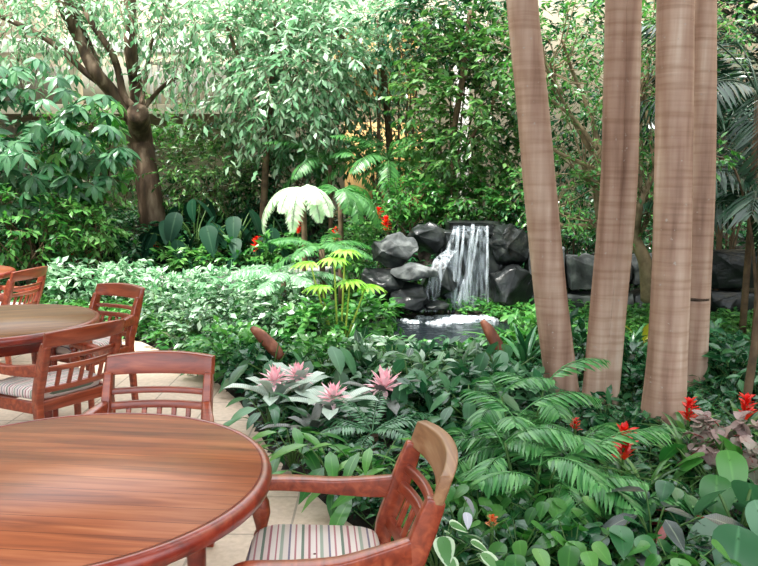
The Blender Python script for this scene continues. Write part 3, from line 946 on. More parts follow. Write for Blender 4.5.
def canepalm(label, x, y, stems, L, nl=13, ll=.17, lw=.03, m='palm_green', group='small feathery palms under the trunks', hh=(.25, .7)):
    """clump of thin canes with arching feather leaves"""
    t, o = plant('parlour_palm', label, 'small palm', x, y, group)
    sb = NB(); c = 0
    for s in range(stems):
        a = s * GA; h = hh[0] + (hh[1] - hh[0]) * rng.random()
        top = np.array([math.cos(a) * .12 * (1 + s * .15), math.sin(a) * .12 * (1 + s * .15), h])
        tube(sb, [(top[0] * .4, top[1] * .4, -.03), top * np.array([.7, .7, .5]), top], [.009, .008, .006], 6, 3)
        for k in range(5):
            nb = NB(); frond(nb, None, top - np.array([0, 0, .04 * k]), c * GA, .95 - .16 * k + rng.normal(0, .1), L * rng.uniform(.75, 1.1), rng.uniform(1.0, 1.5), nl, ll, lw, .25, 3, .004, .22, 'lance', .75, .6)
            part('frond', nb, M[m], t); c += 1
    part('cane', sb, M['stem_green'], t)
    return t


def stalked(name, label, cat, x, y, n, h, LL, LW, m, prof='heart', e0=1.35, e1=.6, group=None, stem='stem_green', bend=.5, fold=.15, tilt=.6, sr=.006, wav=0, seg=4, z=None, flower=None, spread=1.0):
    """leaves each on a stalk from one base (taro, peace lily, pothos, anthurium)"""
    t, o = plant(name, label, cat, x, y, group, z)
    lb, sb = NB(), NB()
    az = np.arange(n) * GA + rng.normal(0, .2, n); el = np.linspace(e0, e1, n) + rng.normal(0, .1, n); H = h * rng.uniform(.65, 1.08, n)
    d = np.stack([np.cos(az) * np.cos(el) * spread, np.sin(az) * np.cos(el) * spread, np.sin(el)], 1)
    tip = d * H[:, None]; mid = tip * np.array([.35, .35, .6])
    P = np.stack([np.zeros((n, 3)) + np.array([0, 0, -.02]), mid * .6, mid, tip * .8 + mid * .25, tip], 1); P[:, 3, 2] = np.minimum(P[:, 3, 2], tip[:, 2] * 1.02)
    tubes(sb, P, np.ones((n, 5)) * sr * np.array([1.3, 1.1, 1, .8, .6]), 5)
    out = np.stack([np.cos(az), np.sin(az), np.zeros(n)], 1)
    ld = nrm(out + np.array([0, 0, -1]) * (tilt * rng.uniform(.5, 1.5, n))[:, None])
    nn = nrm(np.array([0, 0, 1.]) + out * .5 + rng.normal(0, .22, (n, 3)))
    s = rng.uniform(.7, 1.12, n)
    leaves(lb, tip, ld, nn, LL * s, LW * s, bend, fold, prof, seg, wav)
    part('foliage', lb, M[m], t); part('stem', sb, M[stem], t)
    return t


def straps(name, label, cat, x, y, n, L, W, m, e0=1.45, e1=.5, bend=1.0, group=None, prof='lance', z=None, seg=6):
    t, o = plant(name, label, cat, x, y, group, z)
    nb = NB(); rosette(nb, (0, 0, 0), n, L, W, e0, e1, bend, prof, seg, .25, .2)
    part('foliage', nb, M[m], t)
    return t


def umbrella(label, px, py, Y, w, h, d, K, ll, lw, m, group=None, name='umbrella_tree', cat='shrub', nl=8, stalk=.22):
    """schefflera: stalks ending in a wheel of drooping leaflets"""
    C = at(px, py, Y); s = Y / FPX
    t, o = plant(name, label, cat, C[0], Y, group); c = C - o
    lb, sb = NB(), NB()
    b, v = ellip(K, c, (w * s / 2, d / 2, h * s / 2), .3)
    kp = b[:, 2] > .08; b, v = b[kp], v[kp]; K = len(b)
    dd = nrm(v + np.array([0, 0, .5]) + rng.normal(0, .4, v.shape))
    L = stalk * rng.uniform(.6, 1.2, K)
    e = b + dd * L[:, None]
    tubes(sb, np.stack([b, (b + e) / 2, e], 1), np.ones((K, 3)) * .006, 3)
    ax = nrm(dd * .5 + np.array([0, -.15, .8]) + rng.normal(0, .25, v.shape))
    A = nrm(np.cross(ax, rdir(K))); B = np.cross(ax, A)
    for q in range(nl):
        a = 2 * PI * q / nl
        ld = nrm(A * math.cos(a) + B * math.sin(a) - ax * .35 + rng.normal(0, .1, A.shape))
        leaves(lb, e, ld, ax + rng.normal(0, .2, A.shape), ll * rng.uniform(.75, 1.1, K), lw, .6, .15, 'lance', 3)
    part('foliage', lb, M[m], t)
    stems_to(sb, b[rng.choice(K, min(K, 7))], .02); part('stem', sb, M['stem_brown'], t)
    return t


# ================================================================ the back of the garden
# left tree: forked trunk
C0 = at(152, 232, 12.0)
t, o = plant('tree', 'old tree with dark forked trunk at the left behind the chairs', 'tree', C0[0], 12.0)
nb = NB()
for path, rad in (([(154, 238), (151, 205), (145, 165), (141, 138), (138, 112)], [.24, .2, .185, .185, .16]),
                  ([(141, 132), (128, 112), (112, 92), (94, 70), (80, 40), (62, 4), (48, -50)], [.13, .115, .105, .1, .09, .08, .06]),
                  ([(98, 74), (88, 45), (74, 14), (66, -30)], [.08, .075, .07, .06]),
                  ([(139, 118), (136, 85), (131, 50), (130, 0), (128, -60)], [.12, .105, .1, .095, .08]),
                  ([(136, 110), (124, 96), (118, 70), (110, 50), (90, 20), (78, -10)], [.06, .06, .055, .05, .045, .04]),
                  ([(104, 86), (85, 72), (62, 50), (34, 32), (0, 16), (-40, 0)], [.05, .05, .045, .045, .04, .03]),
                  ([(142, 112), (152, 98), (166, 84), (182, 74), (205, 50)], [.04, .035, .03, .025, .02]),
                  ([(141, 105), (147, 70), (152, 40), (165, 10), (175, -20)], [.04, .035, .03, .03, .02])):
    tube(nb, [at(a, b, 12.0 + rng.normal(0, .12)) - o for a, b in path], rad, 12, 5)
part('trunk', nb, M['bark'], t)
lb, sb = NB(), NB()
for (px, py, w, h, K) in ((20, 20, 150, 90, 150), (120, 0, 180, 60, 120), (200, 30, 130, 110, 150), (70, 25, 90, 50, 40), (235, 10, 130, 80, 120)):
    s = 12 / FPX; b, v = ellip(K, at(px, py, 12) - o, (w * s / 2, 1.0, h * s / 2), .2)
    twigs(lb, sb, b, nrm(v + rng.normal(0, .5, v.shape)), .5, .6, 9, .16, .062, 'ovate', 2, .6, 1, .005, .25)
part('foliage', lb, M['leaf_pale'], t); part('twigs', sb, M['stem_brown'], t)

umbrella('broad umbrella-leaf shrub at the far left edge below the gallery', 40, 150, 10.2, 150, 150, 1.6, 150, .26, .085, 'leaf_blue', 'umbrella-leaf shrubs at the left')
umbrella('umbrella-leaf shrub left of the forked tree trunk, reaching to its fork', 92, 150, 10.8, 60, 110, 1.4, 60, .25, .08, 'leaf_mid', 'umbrella-leaf shrubs at the left')
bush('shrub', 'leafy green shrub under the umbrella-leaf shrubs at the left edge', 'shrub', 'leaf_mid', 25, 225, 9.8, 110, 70, 1.2, 170, 8, .12, .06, group='green shrubs at the left')
bush('shrub', 'leafy green shrub in front of the forked trunk, left of its base', 'shrub', 'leaf_bright', 88, 222, 10.3, 70, 64, 1.2, 130, 8, .12, .06, group='green shrubs at the left')
bush('shrub', 'rounded bright green shrub right of the forked trunk', 'shrub', 'leaf_olive', 212, 170, 12.3, 120, 84, 1.6, 330, 9, .11, .045, group='green shrubs at the back')
bush('shrub', 'dark shrub below the rounded bright green shrub, behind the big drooping leaves', 'shrub', 'leaf_dark', 225, 218, 12.8, 150, 60, 1.4, 240, 8, .13, .06, group='green shrubs at the back')
bush('shrub', 'tall green shrub behind the forked trunk, under the gallery', 'shrub', 'leaf_mid', 120, 165, 13.6, 230, 130, 1.6, 330, 9, .14, .06, group='green shrubs at the back')
bush('shrub', 'shrub at the left edge of the photo, behind the umbrella-leaf one', 'shrub', 'leaf_dark', 10, 190, 13.0, 160, 120, 1.6, 220, 9, .14, .06, group='green shrubs at the back')
bush('fig_tree', 'weeping tree with pale glossy leaves at the top, left of centre', 'tree', 'leaf_pale', 292, 62, 11.5, 150, 160, 1.8, 480, 9, .17, .066, l=.5, droop=.45, hang=.3, lo=.1, trunkpath=[([(262, 240, 11.7), (266, 160, 11.7), (272, 80, 11.6), (276, 20, 11.5)], [.06, .05, .04, .03]), ([(268, 130, 11.7), (300, 70, 11.5), (320, 30, 11.3)], [.035, .03, .02]), ([(268, 110, 11.7), (240, 60, 11.5), (225, 20, 11.3)], [.035, .03, .02])], base=262)
bush('fig_tree', 'weeping tree with bluish pale leaves at the top centre', 'tree', 'leaf_pale', 365, 35, 12.2, 180, 110, 1.8, 330, 9, .17, .066, l=.5, droop=.45, hang=.3, lo=.1, trunkpath=[([(392, 215, 12.2), (390, 150, 12.2), (385, 90, 12.1), (378, 20, 12.0)], [.07, .06, .05, .04]), ([(386, 95, 12.1), (345, 40, 12), (320, 20, 12)], [.03, .03, .02])], base=392)
bush('shrub', 'mid green tree crown hanging below the weeping leaves at the centre', 'shrub', 'leaf_blue', 320, 118, 12.4, 200, 90, 1.6, 380, 9, .14, .055, l=.4, droop=.6, hang=.4, group='green shrubs at the back')
bush('shrub', 'dark leafy shrub at the centre, left of the orange wall', 'shrub', 'leaf_dark', 285, 185, 12.6, 90, 70, 1.2, 170, 9, .14, .055, group='green shrubs at the back')
bush('shrub', 'leafy climber mass over the top centre-right, left of the first palm trunk', 'tree', 'leaf_olive', 468, 105, 10.3, 130, 190, 1.6, 520, 9, .13, .065, l=.35, trunkpath=[([(455, 215, 10.5), (452, 150, 10.5), (462, 80, 10.4), (470, 10, 10.3)], [.05, .045, .04, .03]), ([(455, 160, 10.5), (490, 110, 10.2), (505, 60, 10.1)], [.03, .025, .02])], base=455)
bush('shrub', 'dark leafy crown at the top beside the leftmost palm trunk', 'tree', 'leaf_dark', 450, 20, 11.0, 130, 80, 1.6, 240, 9, .14, .065, l=.35, group='green shrubs at the back')
bush('shrub', 'leafy shrub on the slope just above the waterfall lip', 'shrub', 'leaf_mid', 470, 198, 9.9, 110, 50, .9, 190, 8, .11, .055, l=.22)
bush('shrub', 'leafy shrub between the red flowers and the waterfall', 'shrub', 'leaf_mid', 412, 205, 10.0, 70, 50, .8, 120, 8, .11, .055, l=.22)
bush('shrub', 'trailing greenery right of the waterfall lip, behind the leftmost palm trunk', 'shrub', 'leaf_dark', 530, 225, 9.7, 70, 70, .8, 150, 8, .11, .055, l=.22)

# twiggy tree behind the palm trunks
C0 = at(640, 262, 7.9)
t, o = plant('tree', 'twiggy tree with bare grey branches behind the palm trunks', 'tree', C0[0], 7.9)
nb = NB()
for path, rad in (([(648, 300), (645, 262), (634, 235), (640, 205), (655, 170), (668, 140)], [.075, .07, .06, .04, .03, .02]),
                  ([(634, 238), (612, 232), (585, 226), (562, 226), (540, 215)], [.06, .045, .035, .03, .02]),
                  ([(600, 228), (596, 190), (600, 150), (588, 110), (572, 70), (562, 40)], [.032, .03, .026, .022, .018, .014]),
                  ([(598, 170), (575, 160), (552, 148), (530, 120)], [.026, .022, .018, .012]),
                  ([(598, 150), (575, 120), (548, 96), (520, 60)], [.02, .018, .015, .01]),
                  ([(640, 205), (660, 190), (690, 185), (725, 172), (750, 140)], [.03, .026, .024, .02, .014]),
                  ([(655, 168), (648, 120), (640, 60), (636, 10)], [.024, .02, .016, .012]),
                  ([(590, 115), (615, 80), (640, 40)], [.016, .012, .01])):
    tube(nb, [at(a, b, 7.9 + rng.normal(0, .06)) - o for a, b in path], rad, 9, 5)
part('trunk', nb, M['twig_grey'], t)
lb, sb = NB(), NB()
for (px, py, w, h, K) in ((555, 50, 110, 120, 150), (590, 150, 120, 110, 85), (640, 60, 110, 150, 130), (560, 190, 90, 70, 60), (650, 190, 110, 80, 70), (700, 30, 110, 70, 70), (600, 215, 120, 40, 45)):
    s = 7.9 / FPX; b, v = ellip(K, at(px, py, 7.9) - o, (w * s / 2, .7, h * s / 2), .2)
    twigs(lb, sb, b, nrm(v + rng.normal(0, .5, v.shape)), .24, .3, 9, .075, .034, 'ovate', 2, .4, 1, .0025, .1)
    for e in b[::4]:
        q = at(px, py + h * .3, 7.9) - o; tube(sb, [at(640, 236, 7.9) - o, q, (q + e) / 2 + rng.normal(0, .03, 3), e], [.012, .01, .007, .003], 4, 3)
part('foliage', lb, M['leaf_mid'], t); part('twigs', sb, M['twig_grey'], t)
bush('shrub', 'dark shrub behind the twiggy tree, seen between the palm trunks', 'shrub', 'leaf_dark', 610, 85, 10.5, 250, 240, 1.5, 680, 9, .12, .055, group='green shrubs at the back')
bush('shrub', 'small-leaved shrub between first and second palm trunks above the stone wall', 'shrub', 'leaf_dark', 580, 225, 9.4, 90, 60, .8, 150, 8, .09, .045, l=.2)
bush('shrub', 'small-leaved shrub behind the thick palm trunk above the stone wall', 'shrub', 'leaf_dark', 668, 225, 9.4, 110, 60, .8, 150, 8, .09, .045, l=.2)
bush('shrub', 'hanging leafy sprig in front of the pale palm trunk, right side', 'shrub', 'leaf_mid', 712, 158, 6.2, 34, 36, .3, 26, 8, .07, .03, l=.12, trunkpath=[([(758, 330, 6.3), (752, 240, 6.3), (735, 170, 6.2), (712, 155, 6.2)], [.015, .013, .009, .005])], base=758)

bush('shrub', 'dark leafy tree crown filling the top right corner behind the feather palms', 'tree', 'leaf_deep', 738, 50, 10.0, 150, 220, 1.4, 620, 9, .13, .06, l=.3)
# dark feather palms at the right edge
for lab, px, Y, h, L in (('dark feather-leaved palm filling the upper right corner', 752, 7.2, 2.3, 1.5), ('dark feather-leaved palm behind the pale palm trunk', 722, 8.4, 2.0, 1.4), ('dark low feather-leaved palm at the right edge, middle height', 765, 6.6, 1.3, 1.1)):
    fern('feather_palm', lab, xw(px, Y, 1.5), Y, 13, L, 26, .42, .035, 1.3, .1, 1.3, 'leaf_deep', None, 'dark feather palms on the right', h, 'palm', .45, px, .012)

# centre palms behind the waterfall
for lab, px, Y, h, L, n in (('feathery palm with thin dark stems behind the red flowers, orange wall beyond', 388, 11.0, 1.35, 1.15, 13), ('feathery palm left of centre above the white fern', 330, 11.3, 1.25, 1.1, 11), ('feathery palm above and left of the waterfall', 425, 11.2, 1.1, 1.0, 10)):
    fern('feathery_palm', lab, xw(px, Y, 1.2), Y, n, L, 26, .24, .035, 1.1, .15, 1.3, 'fern_green', None, 'feathery palms at the centre back', h, 'palm', .3, px, .008)
t, o = plant('bamboo_palm', 'clump of thin upright canes before the orange wall at the centre', 'palm', xw(392, 11.9, 1), 11.9)
nb = NB()
for k in range(9):
    p = at(370 + k * 5.5 + rng.normal(0, 2), 232, 11.9 + rng.normal(0, .15)) - o; q = at(366 + k * 6.5 + rng.normal(0, 4), 80 + rng.normal(0, 20), 11.9 + rng.normal(0, .15)) - o
    p[2] = -.05; tube(nb, [p, (p + q) / 2 + rng.normal(0, .03, 3), q], [.022, .018, .01], 7, 3)
part('cane', nb, M['stem_brown'], t)

# ================================================================ middle ground
# white lit fern and neighbours
fern('tree_fern', 'fern with glaring white sunlit fronds left of the waterfall', xw(303, 8.3, 1.4), 8.3, 7, .74, 34, .16, .026, .55, .2, 1.9, 'fern_glare', None, None, 1.42, 'fern', .35, 0, .007, azs=[PI * 1.02, PI * 1.58, PI * 1.35, PI * 1.5, PI * 1.72, PI * .9, PI * 1.62])
fern('tree_fern', 'green fern with arching fronds just right of the white one', xw(340, 8.6, 1.4), 8.6, 9, .72, 30, .17, .03, .7, .2, 1.9, 'fern_green', None, None, 1.36, 'fern', .35, 0, .007, azs=[0, .5, -.5, -1.1, .9, PI, -1.5, 1.6, 2.4])
fern('fern', 'low bright fern spreading flat below the white fern', xw(322, 7.6, .5), 7.6, 10, .55, 24, .14, .03, .7, .2, 1.1, 'fern_green', None, None, .84, 'fern', .2, 1)
fern('fern', 'pale fern left of the yellow-stalked plant', xw(283, 7.4, .4), 7.4, 10, .6, 24, .14, .035, .8, .2, 1.1, 'leaf_pale', None, None, .56, 'fern', .2, 2)
# yellow-green stalked plant
t, o = plant('philodendron', 'light green plant with tall yellow stalks and fingered leaves left of the waterfall', 'philodendron', xw(338, 6.7, .3), 6.7)
nb, lb = NB(), NB()
for k, (bx, tx, ty) in enumerate(((338, 334, 258), (340, 366, 285), (336, 310, 262), (343, 350, 280), (334, 322, 285), (340, 345, 250))):
    b_ = at(bx, 330, 6.7) - o; b_[2] = -.02; e = at(tx, ty, 6.65 + .06 * (k % 3 - 1)) - o
    tube(nb, [b_, b_ * .35 + e * .65 + np.array([0, 0, -.02]), e], [.011, .009, .007], 7, 4)
    out = nrm(np.array([e[0] - b_[0], -.12, .0])[None])[0]; A = np.array([-out[1], out[0], 0])
    for q in range(11):
        a = (q - 5) * .33
        leaves(lb, e, out * math.cos(a) + A * math.sin(a) + np.array([0, 0, .12]), (0, 0, 1), .22 * (1 - .05 * abs(q - 5)), .042, .9, .2, 'lance', 4, .02)
part('stem', nb, M['stem_yellow'], t); part('foliage', lb, M['leaf_lime'], t)

# big drooping dark leaves at the back left
for k, (lab, px, Y, h, n, L) in enumerate((('big dark drooping leaves of the elephant ear right of the forked trunk', 195, 11.2, .75, 10, .46), ('elephant ear with big dark leaves left of the red flower beyond the kerb', 235, 11.0, .7, 9, .42), ('smaller elephant ear hugging the forked trunk base', 168, 11.0, .6, 7, .38), ('elephant ear behind the white fern, darkest of the big-leaved ones', 272, 10.8, .65, 8, .4))):
    stalked('elephant_ear', lab, 'elephant ear', xw(px, Y, 1), Y, n + 5, h, L * 1.1, L * .58, 'taro', 'heart', 1.4, .3, 'elephant ears along the back', tilt=1.2, sr=.012, seg=5)
for lab, px, py, Y, s in (('red bromeliad bloom by the foot of the forked trunk', 152, 256, 10.9, .12), ('red bromeliad bloom among the big dark leaves left of the white fern', 255, 242, 10.6, .13), ('red bloom glimpsed between the white and the green fern fronds', 334, 233, 9.6, .11), ('dull red bloom under the white fern', 297, 226, 9.6, .11),
                          ('pink-red bloom highest of the pair left of the grey boulder', 385, 222, 9.2, .12), ('red bloom of the pair left of the grey boulder, on the left', 377, 213, 9.4, .11), ('red bloom farthest left, above the bright ground cover', 72, 262, 10.4, .1), ('red bloom second from left, above the bright ground cover', 90, 261, 10.5, .1)):
    p = at(px, py, Y); guzmania(lab, p[0], Y, .34, max(.3, p[2] - gz(p[0], Y)), s * 1.9, None, 'petal_red', 16, 'leaf_dark')

# leafy shrubs between kerb and forked trunk
for k, (lab, m, px, py, Y, w, h, LL) in enumerate((
        ('bright low plant with arching pale leaves below the big dark leaves', 'leaf_bright', 178, 266, 10.6, 60, 30, .16),
        ('leafy plant right of the arching pale leaves, behind the kerb', 'leaf_mid', 230, 262, 10.7, 56, 28, .13),
        ('leafy plant at the kerb end left of the white fern', 'leaf_mid', 280, 255, 10.4, 54, 36, .13),
        ('leafy dark plant left of the foot of the forked trunk', 'leaf_dark', 122, 254, 10.8, 60, 36, .14),
        ('leafy plant behind the farthest armchair', 'leaf_mid', 60, 246, 10.6, 70, 40, .13),
        ('leafy plant at the left edge behind the farthest armchair', 'leaf_dark', 8, 248, 10.4, 60, 50, .13),
        ('leafy plant under the green fern beside the grey boulder', 'leaf_mid', 355, 250, 8.9, 44, 44, .1),
        ('leafy plant trailing over the grey boulder\'s left side', 'leaf_olive', 362, 238, 9.3, 50, 30, .1))):
    bush('leafy_plant', lab, 'plant', m, px, py, Y, w, h, .7, 70, 7, LL, LL * .42, l=.2, group='leafy plants along the back', stem='stem_green', r0=.008)

# sunlit ground cover; glare is put into the pale leaf colour
for k, (lab, m, px, py, Y, w, h, d) in enumerate((
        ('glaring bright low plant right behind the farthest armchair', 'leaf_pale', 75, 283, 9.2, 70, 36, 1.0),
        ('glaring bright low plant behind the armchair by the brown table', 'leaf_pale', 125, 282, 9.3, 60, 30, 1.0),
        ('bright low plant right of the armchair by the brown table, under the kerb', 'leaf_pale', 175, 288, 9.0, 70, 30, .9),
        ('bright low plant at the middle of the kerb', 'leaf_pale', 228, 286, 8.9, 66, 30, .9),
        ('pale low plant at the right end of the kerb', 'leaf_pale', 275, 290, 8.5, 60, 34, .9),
        ('green low plant right of the armchair by the brown table, nearer than the bright ones', 'leaf_mix', 170, 322, 7.6, 70, 44, .9),
        ('green low plant beyond the far-side armchair of the front table', 'leaf_mix', 205, 340, 7.0, 70, 46, .9),
        ('green low plant left of the rusty curled leaf', 'leaf_mix', 235, 318, 7.3, 70, 46, .9),
        ('pale mottled low plant above the rusty curled leaf', 'leaf_mix', 290, 318, 7.0, 60, 44, .8),
        ('green low plant left of the yellow-stalked plant', 'leaf_mid', 312, 330, 6.6, 50, 40, .7),
        ('green low plant beside the far-side armchair of the front table, at the floor edge', 'leaf_mid', 232, 366, 6.0, 56, 50, .7))):
    bush('ground_plant', lab, 'plant', m, px, py, Y, w, h, d, 110, 7, .12 if Y > 8 else .1, .055, l=.16, droop=.3, group='low plants of the middle bed', stem='stem_green', r0=.006, up=.5)

# dark leafy plants round the pond and in the centre
DK = (('dark glossy plant in front of the pond, left', 'leaf_mix', 385, 358, 6.1, 60, 30, .12), ('dark glossy plant in front of the pond, middle', 'leaf_dark', 432, 368, 5.9, 60, 26, .12), ('dark glossy plant in front of the pond, right', 'leaf_mix', 472, 366, 5.9, 50, 30, .12),
      ('leafy plant at the left bank of the pond', 'leaf_mid', 372, 315, 7.0, 44, 34, .11), ('leafy plant behind the pink flowers, left', 'leaf_dark', 262, 372, 5.7, 56, 40, .12), ('leafy plant behind the pink flowers, middle', 'leaf_mid', 315, 365, 5.7, 60, 40, .12),
      ('leafy plant behind the pink flowers, right', 'leaf_mix', 362, 366, 5.6, 56, 36, .12), ('dark leafy plant right of the rightmost pink flower', 'leaf_mix', 420, 385, 5.2, 64, 44, .13), ('dark leafy plant between the rightmost pink flower and the first palm trunk', 'leaf_dark', 475, 390, 5.0, 64, 46, .13),
      ('dark leafy plant behind the armchair back, lower', 'leaf_dark', 430, 425, 4.6, 70, 50, .12), ('dark leafy plant left of the first palm trunk\'s foot', 'leaf_blue', 515, 400, 4.9, 60, 44, .12), ('leafy plant in front of the grooved palm trunk', 'leaf_dark', 612, 436, 4.5, 44, 26, .1),
      ('leafy plant between grooved and thick palm trunks', 'leaf_dark', 628, 380, 5.3, 40, 60, .12), ('leafy plant between first and grooved palm trunks', 'leaf_dark', 583, 370, 5.7, 50, 70, .12), ('leafy plant right of the pale palm trunk, below the stones', 'leaf_dark', 735, 375, 5.4, 60, 60, .12),
      ('leafy plant behind the pale palm trunk', 'leaf_dark', 700, 395, 5.9, 60, 60, .12), ('leafy plant left of the first palm trunk at pond level', 'leaf_mid', 530, 340, 6.5, 50, 50, .12))
for lab, m, px, py, Y, w, h, LL in DK:
    bush('glossy_plant', lab, 'plant', m, px, py, Y, w, h, .6, 60, 6, LL, LL * .45, l=.15, group='glossy plants round the pond and palms', stem='stem_green', r0=.006, up=.5, seg=3)
AN = (('plant with big dark glossy leaves between pink flowers and pond', 392, 5.6, .32, .22), ('plant with big dark glossy leaves in front of the waterfall', 452, 5.3, .28, .22), ('plant with big dark glossy leaves at the centre, right of the pink flowers', 410, 4.9, .36, .22),
      ('plant with big dark glossy leaves left of the first palm trunk', 500, 5.3, .42, .24), ('plant with big dark glossy leaves behind the armchair', 470, 4.5, .34, .2), ('plant with big bluish leaves left of the pink flowers', 232, 6.2, .34, .24))
AN += (('plant with grey-blue curved leaves behind the leftmost pink flower', 272, 5.5, .34, .26), ('plant with grey-blue curved leaves behind the third pink flower', 325, 5.5, .36, .26))
for lab, px, Y, h, L in AN:
    stalked('anthurium', lab, 'plant', xw(px, Y), Y, 16, h, L, L * .5, 'leaf_blue', 'ovate', 1.4, .35, 'big-leaved plants of the centre bed', tilt=.7, sr=.006, seg=4)
for lab, px, Y, L, m in (('strap-leaved plant right of the pond', 512, 6.6, .55, 'leaf_mid'), ('strap-leaved plant left of the first palm trunk, below the other', 525, 6.0, .55, 'leaf_dark'), ('strap-leaved plant left of the pond, under the yellow stalks', 350, 6.5, .4, 'leaf_mid'), ('upright strap-leaved plant between grooved and thick palm trunks', 632, 6.2, .5, 'leaf_dark')):
    straps('strap_plant', lab, 'plant', xw(px, Y), Y, 26, L, .05, m, group='strap-leaved plants')
stalked('ginger', 'yellowing upright leaves between the grooved and thick palm trunks', 'plant', xw(640, 6.0), 6.0, 4, .32, .24, .07, 'yellowleaf', 'lance', 1.5, 1.2, tilt=-1.2, sr=.008)

# rusty curled leaves
for lab, a, b_, Y in (('rusty brown curled dead leaf left of the pink flowers', (252, 328), (282, 358), 5.6), ('rusty brown curled dead leaf in front of the waterfall foam', (482, 321), (503, 356), 5.9)):
    nb = NB(); p, q = at(*a, Y + .05), at(*b_, Y - .05); L = q - p
    tube(nb, [p, p + L * .3 + np.array([0, -.01, .015]), p + L * .7 + np.array([0, 0, .01]), q], [.02, .045, .05, .035], 10, 5)
    tag(part('dead_leaf', nb, M['rust'], None, True), lab, 'dead leaf', 'rusty dead leaves')

# ================================================================ foreground
# pink bromeliads
for lab, px, py, Y in (('silver-leaved bromeliad with the leftmost pink flower', 272, 381, 4.75), ('silver-leaved bromeliad with the second pink flower from the left', 295, 377, 4.95), ('silver-leaved bromeliad with the third pink flower, lowest and nearest', 330, 399, 4.5), ('silver-leaved bromeliad with the rightmost and widest pink flower', 381, 388, 4.75)):
    p = at(px, py, Y); t, o = plant('bromeliad', lab, 'bromeliad', p[0] + .02, Y, 'pink bromeliads')
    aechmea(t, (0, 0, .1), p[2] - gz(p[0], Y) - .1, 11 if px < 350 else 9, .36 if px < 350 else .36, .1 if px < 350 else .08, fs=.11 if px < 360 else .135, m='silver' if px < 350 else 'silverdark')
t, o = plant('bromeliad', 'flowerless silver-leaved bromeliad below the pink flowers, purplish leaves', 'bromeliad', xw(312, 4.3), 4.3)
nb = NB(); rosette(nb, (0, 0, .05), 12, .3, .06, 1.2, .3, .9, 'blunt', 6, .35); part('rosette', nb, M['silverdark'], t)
fern('fern', 'small silvery fern left of the right armchair\'s back', xw(372, 4.2), 4.2, 9, .42, 18, .09, .02, 1.0, .2, 1.0, 'leaf_blue', None, None, .1, 'fern', .15, 2)
PL = (('peace lily with upright green leaves over the right armchair\'s arm', 372, 3.55, .3, .26, .075, 'leaf_bright', 16), ('peace lily left of the one over the arm, behind the arm\'s middle', 330, 3.6, .26, .24, .075, 'leaf_mid', 16), ('peace lily between table edge and armchair, at the floor edge', 292, 3.9, .24, .22, .07, 'leaf_mid', 16),
      ('peace lily beside the armchair\'s back', 402, 3.4, .26, .24, .07, 'leaf_mid', 16), ('bluish peace lily left of the silver leaves', 268, 4.5, .24, .2, .08, 'leaf_blue', 14))
for lab, px, Y, h, L, W_, m, n in PL:
    stalked('peace_lily', lab, 'peace lily', xw(px, Y), Y, n, h, L, W_, m, 'lance', 1.5, .5, 'peace lilies by the right armchair', tilt=.1, sr=.004, bend=.8)
# feathery little palms under the trunks
CPALM = (('feathery palm just left of the first palm trunk\'s foot', 522, 4.2, 3, .4, (.12, .36)), ('feathery palm in the middle below the red flower, nearest big one', 560, 3.5, 4, .44, (.1, .34)), ('feathery palm right of the armchair\'s back', 495, 3.8, 4, .45, (.1, .35)),
         ('feathery palm in front of the grooved trunk, behind the largest red flower', 604, 3.95, 2, .32, (.05, .14)), ('feathery palm below the largest red flower', 606, 3.2, 2, .34, (.05, .16)), ('feathery palm left of the nearest one, by the orange flower', 530, 3.4, 3, .4, (.1, .35)))
for lab, px, Y, n, L, hh in CPALM:
    canepalm(lab, xw(px, Y), Y, n, L, 19, .15, .019, hh=hh)
for lab, px, py, Y, fs, L, m in (('largest red bromeliad bloom, in front of the thick palm trunk\'s left side', 622, 440, 3.6, .22, .3, 'petal_red'), ('slim red bromeliad bloom against the thick palm trunk\'s right edge', 687, 408, 4.2, .17, .38, 'petal_red'), ('red bromeliad bloom nearest the right edge of the photo', 744, 406, 4.3, .2, .38, 'petal_red'),
                                 ('small red bloom among the feathery palms below the first trunk', 573, 424, 4.0, .08, .2, 'petal_red')):
    p = at(px, py, Y); guzmania(lab, p[0], Y, L, p[2] - gz(p[0], Y), fs, None, m, 24, 'leaf_olive')
p = at(489, 533, 2.85); guzmania('faded orange bromeliad bloom low in the middle of the bottom edge', p[0], 2.85, .2, p[2] + .03, .06, None, 'petal_orange', 12, 'leaf_dark', None)
# right corner
t = bush('begonia', 'begonia with crinkled pinkish grey leaves at the right edge', 'begonia', 'begonia', 732, 442, 3.7, 56, 36, .3, 30, 5, .075, .07, 'heart', l=.12, up=.5, stem='redleaf', r0=.006, seg=3)
stalked('philodendron', 'broad-leaved plant with the largest dark green leaves in the bottom right corner', 'philodendron', xw(742, 2.95), 2.95, 9, .3, .3, .2, 'leaf_blue', 'heart', 1.4, .4, tilt=.9, sr=.008, seg=5)
stalked('philodendron', 'broad-leaved plant under the pinkish begonia', 'philodendron', xw(716, 3.45), 3.45, 10, .32, .22, .14, 'leaf_mid', 'heart', 1.4, .4, tilt=.8, sr=.006, seg=4)
stalked('calathea', 'dark striped prayer plant at the bottom, left of the largest leaves', 'calathea', xw(655, 2.95), 2.95, 12, .26, .22, .085, 'calathea', 'ovate', 1.4, .4, tilt=.1, sr=.004, seg=4)
stalked('cordyline', 'dull red-leaved plant between the striped one and the largest leaves', 'plant', xw(690, 3.05), 3.05, 8, .16, .16, .05, 'redleaf', 'lance', 1.3, .2, tilt=.2, sr=.004)
straps('grass_plant', 'arching grassy strap plant right of the largest red bloom', 'plant', xw(690, 3.75), 3.75, 30, .48, .022, 'leaf_olive', 1.45, .6, 1.3)
straps('grass_plant', 'arching grassy strap plant below the largest red bloom', 'plant', xw(648, 3.5), 3.5, 26, .4, .024, 'leaf_olive', 1.4, .5, 1.3)
